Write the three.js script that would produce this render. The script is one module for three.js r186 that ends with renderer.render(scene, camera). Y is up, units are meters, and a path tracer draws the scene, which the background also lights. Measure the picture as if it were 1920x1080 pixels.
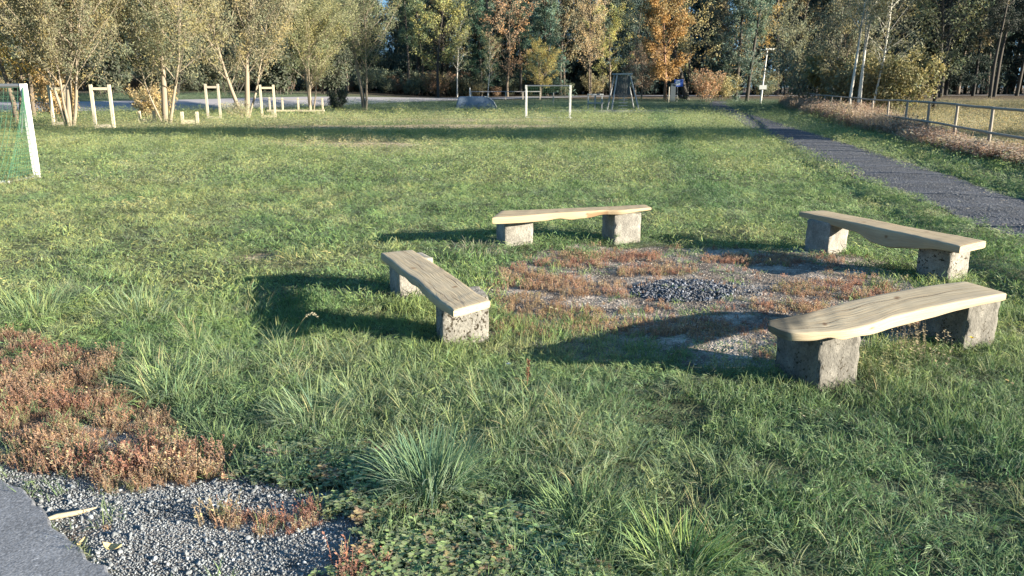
import * as THREE from 'three';
import { mergeGeometries } from 'three/addons/utils/BufferGeometryUtils.js';

// ---------------------------------------------------------------- camera, sky, sun, exposure
const scene = new THREE.Scene();
const camera = new THREE.PerspectiveCamera(2 * Math.atan(540 / 1470) * 180 / Math.PI, 16 / 9, 0.1, 900);
camera.position.set(0, 2.0, 0);
camera.rotation.x = -Math.atan(380 / 1470);
const renderer = new THREE.WebGLRenderer({ antialias: true });
renderer.toneMapping = THREE.LinearToneMapping;
renderer.toneMappingExposure = 3.75;
renderer.shadowMap.enabled = true;

const SUN_AZ = 20 * Math.PI / 180, SUN_EL = 13 * Math.PI / 180;
const sunDir = new THREE.Vector3(Math.cos(SUN_AZ) * Math.cos(SUN_EL), Math.sin(SUN_EL), Math.sin(SUN_AZ) * Math.cos(SUN_EL));
{ // clear autumn sky: deep blue overhead, pale at the horizon, paler still round the sun
  const W = 512, H = 256, px = new Float32Array(W * H * 4);
  for (let j = 0; j < H; j++) for (let i = 0; i < W; i++) {
    const el = ((j + 0.5) / H - 0.5) * Math.PI, th = ((i + 0.5) / W - 0.5) * 2 * Math.PI;
    const d = new THREE.Vector3(Math.cos(el) * Math.cos(th), Math.sin(el), Math.cos(el) * Math.sin(th));
    const up = Math.max(0, d.y), h = Math.exp(-up * 5.5), g = Math.exp(-(1 - d.dot(sunDir)) * 5) * (0.4 + 0.6 * h);
    let c = [0.024 + 0.10 * h + 0.15 * g, 0.075 + 0.15 * h + 0.12 * g, 0.145 + 0.17 * h + 0.08 * g];
    if (d.y < 0) c = [0.03, 0.035, 0.03];
    px.set([c[0], c[1], c[2], 1], (j * W + i) * 4);
  }
  const sky = new THREE.DataTexture(px, W, H, THREE.RGBAFormat, THREE.FloatType);
  sky.mapping = THREE.EquirectangularReflectionMapping; sky.magFilter = THREE.LinearFilter; sky.needsUpdate = true;
  scene.background = sky; scene.environment = sky;
}
const sun = new THREE.DirectionalLight(new THREE.Color(1.0, 0.88, 0.68), 5);
sun.position.copy(sunDir).multiplyScalar(150).add(new THREE.Vector3(0, 0, -45)); sun.target.position.set(0, 0, -45);
sun.castShadow = true; sun.shadow.mapSize.set(4096, 4096);
Object.assign(sun.shadow.camera, { left: -90, right: 90, top: 60, bottom: -60, near: 1, far: 400 });
scene.add(sun, sun.target);

// ---------------------------------------------------------------- helpers
const RNG = (s) => () => { s = (s + 0x6d2b79f5) | 0; let t = Math.imul(s ^ (s >>> 15), 1 | s); t = (t + Math.imul(t ^ (t >>> 7), 61 | t)) ^ t; return ((t ^ (t >>> 14)) >>> 0) / 4294967296; };
const h2 = (x, y) => { let n = Math.imul(x | 0, 374761393) + Math.imul(y | 0, 668265263); n = Math.imul(n ^ (n >>> 13), 1274126177); return ((n ^ (n >>> 16)) >>> 0) / 4294967296; };
const N = (x, y) => { const i = Math.floor(x), j = Math.floor(y), f = x - i, g = y - j, u = f * f * (3 - 2 * f), v = g * g * (3 - 2 * g); return (h2(i, j) * (1 - u) + h2(i + 1, j) * u) * (1 - v) + (h2(i, j + 1) * (1 - u) + h2(i + 1, j + 1) * u) * v; };
const FB = (x, y, o = 4) => { let a = 0, w = 0.5, s = 0; for (let k = 0; k < o; k++) { a += N(x + 17 * k, y - 31 * k) * w; s += w; w *= 0.5; x *= 2.03; y *= 2.03; } return a / s; };
const ss = (a, b, x) => { const t = Math.min(1, Math.max(0, (x - a) / (b - a))); return t * t * (3 - 2 * t); };
const mix = (a, b, t) => a + (b - a) * t, mix3 = (a, b, t) => [mix(a[0], b[0], t), mix(a[1], b[1], t), mix(a[2], b[2], t)];
const inPoly = (p, x, z) => { let c = false; for (let i = 0, j = p.length - 1; i < p.length; j = i++) { const [xi, zi] = p[i], [xj, zj] = p[j]; if ((zi > z) !== (zj > z) && x < ((xj - xi) * (z - zi)) / (zj - zi) + xi) c = !c; } return c; };
const used = {};
const numbered = (n) => { const k = (used[n] = (used[n] ?? -1) + 1); return k ? n + '_' + String(k).padStart(3, '0') : n; };
const tag = (o, label, category, group, kind) => { o.userData.label = label; if (category) o.userData.category = category; if (group) o.userData.group = group; if (kind) o.userData.kind = kind; return o; };
function thing(name, label, category, pos, turn = 0, group) { const o = new THREE.Group(); o.name = numbered(name); o.position.set(...pos); o.rotation.y = turn; scene.add(o); return tag(o, label, category, group); }
function mesh(name, g, m, parent) { const o = new THREE.Mesh(g, m); o.name = parent === scene ? numbered(name) : name; o.castShadow = o.receiveShadow = true; parent.add(o); return o; }
const mat = (c, rough = 0.8, extra = {}) => { const m = new THREE.MeshStandardMaterial({ roughness: rough, ...extra }); m.color.setRGB(...c); return m; };
const leafMat = (c, tr = 0.4) => { const m = new THREE.MeshPhysicalMaterial({ roughness: 1, transmission: tr, thickness: 0, vertexColors: true, side: THREE.DoubleSide }); m.color.setRGB(...c); return m; };

// geometry collector: positions, colours, indices
class Geo {
  constructor() { this.p = []; this.c = []; this.i = []; this.n = 0; }
  v(x, y, z, c) { this.p.push(x, y, z); this.c.push(c[0], c[1], c[2]); return this.n++; }
  quad(a, b, c, d, col) { const k = this.n; this.v(...a, col); this.v(...b, col); this.v(...c, col); this.v(...d, col); this.i.push(k, k + 1, k + 2, k, k + 2, k + 3); }
  // tapered tube along points [[x,y,z,r],...]
  tube(pts, sides, col) {
    let base = this.n;
    for (let k = 0; k < pts.length; k++) {
      const a = pts[Math.max(0, k - 1)], b = pts[Math.min(pts.length - 1, k + 1)];
      let d = [b[0] - a[0], b[1] - a[1], b[2] - a[2]], L = Math.hypot(...d) || 1; d = d.map((q) => q / L);
      let u = Math.abs(d[1]) < 0.9 ? [d[2], 0, -d[0]] : [0, -d[2], d[1]]; L = Math.hypot(...u); u = u.map((q) => q / L);
      const w = [d[1] * u[2] - d[2] * u[1], d[2] * u[0] - d[0] * u[2], d[0] * u[1] - d[1] * u[0]];
      for (let s = 0; s < sides; s++) { const t = s / sides * 6.2832, C = Math.cos(t) * pts[k][3], S = Math.sin(t) * pts[k][3]; this.v(pts[k][0] + u[0] * C + w[0] * S, pts[k][1] + u[1] * C + w[1] * S, pts[k][2] + u[2] * C + w[2] * S, typeof col === 'function' ? col(pts[k]) : col); }
    }
    for (let k = 0; k < pts.length - 1; k++) for (let s = 0; s < sides; s++) { const a = base + k * sides + s, b = base + k * sides + (s + 1) % sides; this.i.push(a, a + sides, b, b, a + sides, b + sides); }
  }
  build(smooth = true) {
    let g = new THREE.BufferGeometry();
    g.setAttribute('position', new THREE.Float32BufferAttribute(this.p, 3)); g.setAttribute('color', new THREE.Float32BufferAttribute(this.c, 3)); g.setIndex(this.i);
    if (smooth) g.computeVertexNormals(); else { g = g.toNonIndexed(); g.computeVertexNormals(); }
    return g;
  }
}
function tex(w, h, f, srgb = true) {
  const d = new Uint8Array(w * h * 4);
  for (let y = 0; y < h; y++) for (let x = 0; x < w; x++) { const c = f(x / w, y / h, x, y); d.set([c[0], c[1], c[2], 255].map((q) => Math.max(0, Math.min(255, q))), (y * w + x) * 4); }
  const t = new THREE.DataTexture(d, w, h); t.magFilter = THREE.LinearFilter; t.minFilter = THREE.LinearMipmapLinearFilter; t.wrapS = t.wrapT = THREE.RepeatWrapping; t.generateMipmaps = true; if (srgb) t.colorSpace = THREE.SRGBColorSpace; t.needsUpdate = true; return t;
}
// periodic noise for tiling textures
const PN = (x, y, p) => { const m = (a) => ((a % p) + p) % p, i = Math.floor(x), j = Math.floor(y), f = x - i, g = y - j, u = f * f * (3 - 2 * f), v = g * g * (3 - 2 * g); return (h2(m(i), m(j)) * (1 - u) + h2(m(i + 1), m(j)) * u) * (1 - v) + (h2(m(i), m(j + 1)) * (1 - u) + h2(m(i + 1), m(j + 1)) * u) * v; };
const PF = (u, v, p, o = 4) => { let a = 0, w = 0.5, s = 0; for (let k = 0; k < o; k++) { a += PN(u * p, v * p, p) * w; s += w; w *= 0.55; p *= 2; } return a / s; };

// ---------------------------------------------------------------- the lie of the land
const ROAD = [[-110, -50], [-60, -55], [-42, -59.5], [-31, -65], [-21, -76], [-12, -90], [2, -104], [26, -113], [60, -117], [120, -118]];
const roadZ = (x) => { for (let i = 1; i < ROAD.length; i++) if (x <= ROAD[i][0]) return ROAD[i - 1][1] + (ROAD[i][1] - ROAD[i - 1][1]) * (x - ROAD[i - 1][0]) / (ROAD[i][0] - ROAD[i - 1][0]); return -118; };
const hgt = (x, z) => {
  const d = -z; let y = 0.6 * ss(58, 125, d); if (d > 30) y += 0.75 * ss(-7, 7, roadZ(x) - z) * (1 - ss(-26, -6, x));
  const near = 1 - ss(9, 30, d);
  y += (N(x * 0.9 + 3, z * 0.9) - 0.5) * 0.05 * near + (N(x * 2.3, z * 2.3 + 9) - 0.5) * 0.022 * near + (N(x * 0.07, z * 0.07) - 0.5) * 0.12 * ss(10, 40, d);
  return y * ss(0.6, 2.6, Math.hypot(x + 2, z)) ;
};
const ASPHALT = [[-9.5, -9.43], [-7.4, -7.67], [-4.1, -4.9], [-2.65, -3.68], [-2.34, -3.43], [-2.04, -3.17], [-1.71, -2.89], [0.5, -1.0], [2, 0.3], [2, 4], [-14, 4], [-14, -9.43]];
const GRAVEL = [[-3.5, -4.5], [-2.96, -4.3], [-2.29, -4.45], [-1.5, -3.85], [-0.86, -3.6], [-0.62, -3.22], [-0.42, -2.8], [-0.3, -2.1], [0.3, -1.2], [-1.71, -2.89], [-2.65, -3.68]];
const RED = [[-5.6, -6.9], [-4.17, -6.15], [-3.62, -6.02], [-2.9, -5.45], [-2.66, -5.05], [-2.2, -4.55], [-1.62, -4.05], [-1.5, -3.78], [-1.93, -3.66], [-2.34, -3.78], [-2.75, -3.95], [-4.1, -5.1], [-6.2, -6.9]];
const RING = [[-0.3, -8.2], [0.0, -9.0], [0.53, -9.55], [1.2, -9.95], [2.03, -10.0], [3.6, -9.7], [4.3, -9.2], [4.3, -8.2], [3.95, -7.3], [3.55, -6.25], [2.7, -5.85], [1.84, -5.5], [0.95, -5.5], [0.2, -5.75], [-0.12, -6.05], [-0.2, -7.13]];
const ELL = (list, x, z) => { let m = 0; for (const [cx, cz, rx, rz, w = 1] of list) { const d = Math.hypot((x - cx) / rx, (z - cz) / rz); m = Math.max(m, (1 - ss(0.55, 1.1, d)) * w); } return m; };
const REDP = [[-1.07, -3.36, 0.22, 0.15], [-0.6, -2.9, 0.17, 0.18], [-2.05, -3.3, 0.16, 0.14, 0.9], [-1.38, -3.42, 0.15, 0.1, 0.8], [-2.55, -4.0, 0.4, 0.2]];
const RINGRED = [[0.0, -8.1, 0.62, 0.55], [0.3, -6.6, 0.75, 0.6], [0.05, -7.2, 0.4, 0.4, 0.7], [1.15, -9.2, 0.8, 0.4], [1.6, -8.45, 0.55, 0.28], [3.0, -9.0, 0.9, 0.35], [3.3, -7.6, 0.75, 0.42], [1.4, -6.4, 0.75, 0.38], [0.75, -7.8, 0.5, 0.45, 0.9], [3.2, -6.35, 0.55, 0.3], [2.6, -6.9, 0.6, 0.25, 0.7], [0.65, -8.9, 0.5, 0.3, 0.7]];
const warp = (x, z, a = 0.22) => [x + (FB(x * 2.2, z * 2.2, 3) - 0.5) * a * 2, z + (FB(x * 2.2 + 50, z * 2.2, 3) - 0.5) * a * 2];
const onAsphalt = (x, z) => inPoly(ASPHALT, x, z);
const inRing = (x, z) => { const [a, b] = warp(x, z, 0.42); return inPoly(RING, a, b); };
const inGravel = (x, z) => { const [a, b] = warp(x, z, 0.12); return inPoly(GRAVEL, a, b); };
const inRed = (x, z) => { const [a, b] = warp(x, z, 0.16); return inPoly(RED, a, b) || ELL(REDP, a, b) > 0.45; };
// footpath on the right: [z, left x, right x]
const PATH = [[8, 5.6, 7.6], [0, 5.9, 7.9], [-6, 6.3, 8.3], [-10.3, 6.75, 8.65], [-13.7, 7.2, 9.15], [-18, 7.75, 9.9], [-23, 8.6, 10.8], [-30, 9.9, 12.0], [-40, 11.9, 14.0], [-52, 14.2, 16.3], [-66, 16.6, 18.4], [-80, 19.5, 21.2], [-92, 23, 24.6]];
const pathX = (z, k) => { for (let i = 1; i < PATH.length; i++) if (z >= PATH[i][0]) return mix(PATH[i][k], PATH[i - 1][k], (z - PATH[i][0]) / (PATH[i - 1][0] - PATH[i][0])); return PATH[PATH.length - 1][k]; };
const onPath = (x, z, e = 0) => z > -92 && x > pathX(z, 1) - e && x < pathX(z, 2) + e;
const fenceX = (z) => z > -16 ? 12.4 + (-16 - z) * 0.19 : 12.4 + (-16 - z) * 0.245;
const roadD = (x, z) => { let m = 1e9; for (let i = 1; i < ROAD.length; i++) { const [ax, az] = ROAD[i - 1], [bx, bz] = ROAD[i], dx = bx - ax, dz = bz - az, t = Math.min(1, Math.max(0, ((x - ax) * dx + (z - az) * dz) / (dx * dx + dz * dz))); m = Math.min(m, Math.hypot(x - ax - dx * t, z - az - dz * t)); } return m; };
const G_DARK = [0.07, 0.165, 0.06], G_MID = [0.16, 0.27, 0.088], G_YEL = [0.285, 0.34, 0.13], G_DRY = [0.46, 0.40, 0.26], G_BLUE = [0.125, 0.215, 0.13];
const DRYP = [[-5.2, -27.5, 3.2, 1.6, 0.9], [-7.5, -39, 6.5, 2.2, 0.9], [-2.2, -40, 6, 2.4, 0.8], [-3.4, -24.8, 2.6, 1.0, 0.5], [-18, -41, 9, 3, 0.5], [-3, -47, 14, 3, 0.6], [-2.9, -9.2, 0.5, 0.35, 0.6]];
const trackX = (z) => 3.5 + (-z - 14.5) * 0.165 + (N(z * 0.2, 4) - 0.5) * 0.5;
function lawn(x, z) { // colour of the grass that grows at x, z
  const d = -z, a = FB(x * 0.35 + 8, z * 0.35, 4), b = FB(x * 1.6, z * 1.6 + 20, 3), e = FB(x * 0.12 + 40, z * 0.2, 3);
  let c = mix3(G_MID, G_YEL, ss(0.36, 0.72, a * 0.75 + b * 0.25) * 0.7);
  c = mix3(c, G_DARK, ss(0.5, 0.75, 1 - b) * 0.55 * (1 - ss(14, 30, d)));
  c = mix3(c, G_YEL, ss(16, 34, d) * (0.3 + 0.4 * e));
  c = mix3(c, G_DRY, ss(0.58, 0.78, b) * 0.22 + ELL(DRYP, x + (b - 0.5) * 4, z + (a - 0.5) * 3) * (0.35 + 0.6 * b));
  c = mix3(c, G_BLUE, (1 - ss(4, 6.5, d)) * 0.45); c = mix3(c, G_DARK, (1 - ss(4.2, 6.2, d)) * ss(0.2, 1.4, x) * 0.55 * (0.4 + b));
  if (d > 13 && d < 56) c = mix3(c, G_DARK, (1 - ss(0.2, 0.8, Math.abs(x - trackX(z)))) * 0.85 * (0.4 + b));
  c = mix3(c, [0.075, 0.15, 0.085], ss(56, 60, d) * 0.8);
  if (x > fenceX(z) + 0.3) c = mix3([0.28, 0.27, 0.13], [0.38, 0.33, 0.18], b);
  if (x > pathX(z, 2) && x < fenceX(z)) c = mix3(c, G_DARK, 0.25);
  return c;
}
function soil(x, z) {
  const b = FB(x * 3, z * 3, 4);
  if (inRing(x, z)) return mix3([0.2, 0.17, 0.15], [0.37, 0.34, 0.315], ss(0.35, 0.65, b));
  if (inGravel(x, z)) return mix3([0.13, 0.125, 0.125], [0.26, 0.26, 0.265], b);
  if (inRed(x, z)) return mix3([0.1, 0.065, 0.045], [0.17, 0.11, 0.08], b);
  const c = lawn(x, z), far = ss(14, 40, -z), u = mix3([0.05, 0.055, 0.028], [0.085, 0.075, 0.042], b);
  let q = mix3(u, [c[0] * 0.8, c[1] * 0.8, c[2] * 0.8], 0.35 + 0.65 * far);
  q = mix3(q, [0.46, 0.39, 0.27], ss(0.5, 0.75, ELL(DRYP, x, z) * (0.5 + FB(x * 1.2, z * 2.4, 3))));
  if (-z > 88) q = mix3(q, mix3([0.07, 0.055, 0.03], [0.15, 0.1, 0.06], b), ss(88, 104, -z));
  return q;
}

const grain = tex(512, 512, (u, v) => { const a = PF(u, v, 16, 5), b = PN(u * 190, v * 190, 190), g = 150 + (a - 0.5) * 150 + (b - 0.5) * 90; return [g + 8, g + 3, g]; });
const grainBump = tex(512, 512, (u, v) => { const g = PF(u, v, 32, 5) * 170 + PN(u * 160, v * 160, 160) * 85; return [g, g, g]; }, false);
function sheet(name, xs, zs, inside, y0, color, m) {
  const nx = xs.length, p = [], c = [], uv = [], idx = [];
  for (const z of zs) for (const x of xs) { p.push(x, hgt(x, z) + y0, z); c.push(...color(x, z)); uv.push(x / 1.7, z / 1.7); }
  for (let j = 0; j < zs.length - 1; j++) for (let i = 0; i < nx - 1; i++) {
    if (inside && !inside((xs[i] + xs[i + 1]) / 2, (zs[j] + zs[j + 1]) / 2)) continue;
    const a = j * nx + i; idx.push(a, a + 1, a + nx, a + 1, a + nx + 1, a + nx);
  }
  const g = new THREE.BufferGeometry();
  g.setAttribute('position', new THREE.Float32BufferAttribute(p, 3)); g.setAttribute('color', new THREE.Float32BufferAttribute(c, 3)); g.setAttribute('uv', new THREE.Float32BufferAttribute(uv, 2));
  // faces wound so that normals point up
  for (let k = 0; k < idx.length; k += 3) { const t = idx[k + 1]; idx[k + 1] = idx[k + 2]; idx[k + 2] = t; }
  g.setIndex(idx); g.computeVertexNormals();
  return mesh(name, g, m, scene);
}
const grid = (stops) => { const o = []; for (const [a, b, s] of stops) { const n = Math.max(1, Math.round((b - a) / s)); for (let k = 0; k < n; k++) o.push(a + (b - a) * k / n); } o.push(stops[stops.length - 1][1]); return o; };
const groundMat = new THREE.MeshStandardMaterial({ vertexColors: true, map: grain, bumpMap: grainBump, bumpScale: 0.02, roughness: 0.95 });
groundMat.color.setRGB(2.2, 2.2, 2.2);
const GX = grid([[-420, -120, 30], [-120, -40, 4], [-40, -12, 0.8], [-12, -5, 0.25], [-5, 6, 0.08], [6, 14, 0.25], [14, 40, 0.8], [40, 120, 4], [120, 420, 30]]);
const GZ = grid([[-520, -160, 30], [-160, -80, 3], [-80, -34, 0.8], [-34, -14, 0.3], [-14, -2, 0.08], [-2, 6, 0.5], [6, 60, 9]]);
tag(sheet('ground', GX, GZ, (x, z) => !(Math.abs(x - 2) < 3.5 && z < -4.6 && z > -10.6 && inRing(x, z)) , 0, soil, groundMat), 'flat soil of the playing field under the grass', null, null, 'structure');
const R8 = grid([[-0.9, 5.1, 0.06]]), R8z = grid([[-10.7, -4.6, 0.06]]);
tag(sheet('bare_ground', R8, R8z, (x, z) => inRing(x, z), 0.0, soil, groundMat), 'bare sandy grey earth inside the ring of benches', null, null, 'structure');

// asphalt in the near left corner
const asphaltMap = tex(512, 512, (u, v) => { const b = PN(u * 230, v * 230, 230), a = PF(u, v, 6, 4), s = PN(u * 120 + 9, v * 120, 120); let g = 118 + (a - 0.5) * 40 + (b - 0.5) * 55; if (s > 0.9) g += 40; return [g, g + 1, g + 4]; });
{
  const s = new THREE.Shape(); ASPHALT.forEach(([x, z], i) => { const n = i > 1 && i < 7 ? 1 : 0; if (i) { if (n || i === 7) { const [ax, az] = ASPHALT[i - 1]; for (let k = 1; k < 8; k++) { const t = k / 8, j = (N(i * 3.1 + k * 0.45, 3) - 0.5) * 0.05; s.lineTo(mix(ax, x, t) + j, -mix(az, z, t) + j); } } s.lineTo(x, -z); } else s.moveTo(x, -z); });
  const g = new THREE.ExtrudeGeometry(s, { depth: 0.05, bevelEnabled: true, bevelSize: 0.012, bevelThickness: 0.012, bevelSegments: 2 });
  g.rotateX(-Math.PI / 2); g.translate(0, -0.042, 0);
  const m = new THREE.MeshStandardMaterial({ map: asphaltMap, roughness: 0.9, bumpMap: grainBump, bumpScale: 0.002 }); asphaltMap.repeat.set(0.8, 0.8); m.color.setRGB(0.95, 1.0, 1.1);
  tag(mesh('asphalt_pavement', g, m, scene), 'smooth grey asphalt in the near corner beside the gravel', null, null, 'structure');
}
// gravel footpath and far road as ribbons
function ribbon(name, L, R, y, m, label) {
  const p = [], uv = [], idx = [], K = 6; let s = 0;
  for (let i = 0; i < L.length; i++) { if (i) s += Math.hypot(L[i][0] - L[i - 1][0], L[i][1] - L[i - 1][1]); for (let k = 0; k <= K; k++) { const t = k / K, e = (k === 0 || k === K) ? (N(i * 1.7, k + 2) - 0.5) * 0.22 : 0, x = mix(L[i][0], R[i][0], t) + e, z = mix(L[i][1], R[i][1], t); p.push(x, hgt(x, z) + y + 0.03 * (1 - (2 * t - 1) ** 2), z); uv.push(t * 2.2, s); } }
  for (let i = 0; i < L.length - 1; i++) for (let k = 0; k < K; k++) { const a = i * (K + 1) + k; idx.push(a, a + 1, a + K + 1, a + 1, a + K + 2, a + K + 1); }
  const g = new THREE.BufferGeometry(); g.setAttribute('position', new THREE.Float32BufferAttribute(p, 3)); g.setAttribute('uv', new THREE.Float32BufferAttribute(uv, 2)); g.setIndex(idx); g.computeVertexNormals();
  return tag(mesh(name, g, m, scene), label, null, null, 'structure');
}
const pathMap = tex(512, 512, (u, v) => { const b = PN(u * 200, v * 200, 200), a = PF(u, v, 5, 5); const g = 112 + (a - 0.5) * 60 + (b - 0.5) * 80; return [g, g - 1, g - 1]; });
{
  const L = [], R = []; for (let z = 7; z > -91; z -= z > -35 ? 0.35 : 1) { L.push([pathX(z, 1), z]); R.push([pathX(z, 2), z]); }
  pathMap.repeat.set(0.6, 0.6);
  ribbon('footpath', L, R, 0.012, new THREE.MeshStandardMaterial({ map: pathMap, color: new THREE.Color().setRGB(0.42, 0.5, 0.7), bumpMap: grainBump, bumpScale: 0.06, roughness: 0.95 }), 'grey gravel footpath running along the fence on the right');
  const C = new THREE.CatmullRomCurve3(ROAD.map(([x, z]) => new THREE.Vector3(x, 0, z))).getPoints(140), l = [], r = [];
  C.forEach((q, i) => { const b = C[Math.min(i + 1, 140)], a = C[Math.max(i - 1, 0)], dx = b.x - a.x, dz = b.z - a.z, n = Math.hypot(dx, dz); l.push([q.x + dz / n * 3.6, q.z - dx / n * 3.6]); r.push([q.x - dz / n * 3.6, q.z + dx / n * 3.6]); });
  ribbon('far_road', l, r, 0.05, mat([0.3, 0.29, 0.32], 0.9, { bumpMap: grainBump, bumpScale: 0.005 }), 'asphalt road curving behind the trees at the far left');
}

// ---------------------------------------------------------------- grass and ground cover
function tuftGeo(seed, n, rad, len, wid, lean, seg = 3, dry = 0.07, centre = false) {
  const r = RNG(seed), G = new Geo();
  for (let k = 0; k < n; k++) {
    const a = r() * 6.2832, q = Math.sqrt(r()) * rad, x = Math.cos(a) * q, z = Math.sin(a) * q, L = len * (0.5 + 0.75 * r()), w = wid * (0.6 + 0.7 * r());
    const la = centre ? a + (r() - 0.5) * 1.2 : r() * 6.2832, ln = lean * (0.3 + 1.1 * r()), fa = la + Math.PI / 2 + (r() - 0.5) * 1.4, fx = Math.cos(fa) * w / 2, fz = Math.sin(fa) * w / 2;
    const b = 0.75 + 0.5 * r(), t = r(), col = t < dry ? [1.9 * b, 1.4 * b, 1.4 * b] : t < dry + 0.25 ? [1.25 * b, 1.12 * b, 0.9 * b] : t > 0.85 ? [0.8 * b, 0.95 * b, 1.15 * b] : [b, b, b];
    const base = G.n; let y = -0.012, h = 0, th = ln * 0.25;
    for (let s = 0; s <= seg; s++) {
      const ww = s === seg ? 0.05 : 1 - 0.55 * (s / seg) ** 1.6;
      G.v(x + Math.cos(la) * h - fx * ww, y, z + Math.sin(la) * h - fz * ww, col); G.v(x + Math.cos(la) * h + fx * ww, y, z + Math.sin(la) * h + fz * ww, col);
      th += ln / seg; h += Math.sin(Math.min(th, 1.9)) * L / seg; y += Math.cos(Math.min(th, 1.9)) * L / seg;
    }
    for (let s = 0; s < seg; s++) { const o = base + s * 2; G.i.push(o, o + 1, o + 2, o + 1, o + 3, o + 2); }
  }
  return G.build();
}
const grassMat = leafMat([1, 1, 1], 0.42);
function scatter(name, geos, list, m, label, kind = 'stuff') { // list: [x,z,scale,scaleY,turn,colour,y]
  const root = thing(name, label, null, [0, 0, 0]); root.userData.kind = kind;
  geos.forEach((g, k) => {
    const mine = list.filter((_, i) => i % geos.length === k); if (!mine.length) return;
    const im = new THREE.InstancedMesh(g, m, mine.length), M = new THREE.Matrix4(), q = new THREE.Quaternion(), E = new THREE.Euler(), c = new THREE.Color();
    mine.forEach(([x, z, s, sy, t, col, y = 0, tx = 0, tz = 0], i) => { E.set(tx, t, tz); M.compose(new THREE.Vector3(x, hgt(x, z) + y, z), q.setFromEuler(E), new THREE.Vector3(s, sy, s)); im.setMatrixAt(i, M); im.setColorAt(i, c.setRGB(...col)); });
    im.name = name + '_clumps'; im.userData.kind = kind; im.castShadow = im.receiveShadow = true; root.add(im);
  });
  return root;
}
function fill(seed, z0, z1, density, f) { // jittered points inside the view wedge
  const r = RNG(seed), out = [];
  const step = 1 / Math.sqrt(density);
  for (let z = z0; z > z1; z -= step) { const w = 0.74 * -z + 2.2; for (let x = -w; x < w; x += step) { const X = x + (r() - 0.5) * step * 1.3, Z = z + (r() - 0.5) * step * 1.3, q = f(X, Z, r); if (q) out.push(q); } }
  return out;
}
const BLOCKS = [];   // [x, z] of bench blocks, filled below by literal places
const noGrass = (x, z) => onAsphalt(x, z) || onPath(x, z, 0.04 - 0.42 * N(x * 1.7, z * 1.7) * N(x * 5, z * 5 + 4)) || roadD(x, z) < 3.9;
// how long the grass is
const tall = (x, z) => { const d = -z; const line = Math.abs((z + 4.9) - (x + 0.9) * 0.62) ; return Math.max((1 - ss(0.2, 1.1, line)) * (x < 0.8 ? 1 : 0.5), x < -2.2 && d < 7.6 && d > 4.4 ? 0.75 : 0) * (1 - ss(7, 8.5, d)); };
function lawnLayer(r, x, z, base, edge) {
  if (noGrass(x, z)) return null;
  if (ELL(DRYP, x, z) * (0.5 + FB(x * 1.2, z * 2.4, 3)) > 0.62 && r() < 0.85) return null;
  const b = FB(x * 2.1, z * 2.1 + 5, 3); let k = 1;
  if (inRing(x, z)) { const e = Math.hypot((x - 1.95) / 2.45, (z + 7.65) / 2.3); if (r() > 0.05 + 0.5 * ss(0.72, 1.0, e + (b - 0.5) * 0.5)) return null; k = 0.5 + 0.35 * ss(0.7, 1, e); }
  if (inRed(x, z)) { if (r() > 0.16) return null; k = 0.75; }
  else if (inGravel(x, z)) { if (r() > 0.03) return null; k = 0.5; }
  if (-z < 8 && FB(x * 4.1 + 3, z * 4.1 + 77, 2) < 0.3 && r() < 0.75) return null;
  const c = lawn(x, z), v = -z < 11 ? 0.7 + 0.6 * r() : 0.85 + 0.3 * r(), s = base * (0.75 + 0.5 * r());
  const f5 = FB(x * 5.2 + 11, z * 5.2, 2), L = (0.3 + 1.15 * ss(0.25, 0.75, b)) * (0.6 + 0.8 * f5), sh = 1 - 0.52 * ss(6.5, 12, -z), th = N(x * 1.9 + 31, z * 1.9) * 12.6, tl = 0.75 * (0.3 + 0.7 * r()) * (1 + 0.9 * tall(x, z)) * (1 + 0.12 * (1 - ss(4.5, 9, -z))) * k;
  const out = x > fenceX(z) + 0.3 ? 1.7 : -z > 13 && -z < 56 && Math.abs(x - trackX(z)) < 0.6 ? 1.6 : 1, dd = ELL(DRYP, x, z) > 0.4 ? 0.7 : 1;
  return [x, z, s, s * L * sh * out * dd, r() * 6.283, [c[0] * v, c[1] * v, c[2] * v], 0, tl * Math.cos(th) + (r() - 0.5) * 0.5, tl * Math.sin(th) + (r() - 0.5) * 0.5];
}
scatter('grass', [1, 2, 3, 4, 5].map((s) => tuftGeo(s, 32, 0.075, 0.085, 0.004, 1.45, 4)), fill(11, -2.1, -7.2, 320, (x, z, r) => lawnLayer(r, x, z, 1)), grassMat, 'uneven green grass in front of and around the benches');
scatter('lawn_grass', [6, 7, 8, 9].map((s) => tuftGeo(s, 46, 0.14, 0.075, 0.0065, 1.35)), fill(12, -7.1, -16.5, 95, (x, z, r) => lawnLayer(r, x, z, 1)), grassMat, 'green lawn grass just beyond the benches');
scatter('field_grass', [10, 12, 13].map((s) => tuftGeo(s, 110, 0.34, 0.065, 0.012, 1.25, 2)), fill(13, -16.2, -36.5, 20, (x, z, r) => lawnLayer(r, x, z, 1)), grassMat, 'yellowish green grass in the middle of the playing field');
scatter('far_grass', [14, 15, 16].map((s) => tuftGeo(s, 140, 0.85, 0.05, 0.03, 1.2, 2)), fill(14, -36, -84, 3.2, (x, z, r) => lawnLayer(r, x, z, 1)), grassMat, 'pale dry grass at the far end of the playing field');
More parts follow.
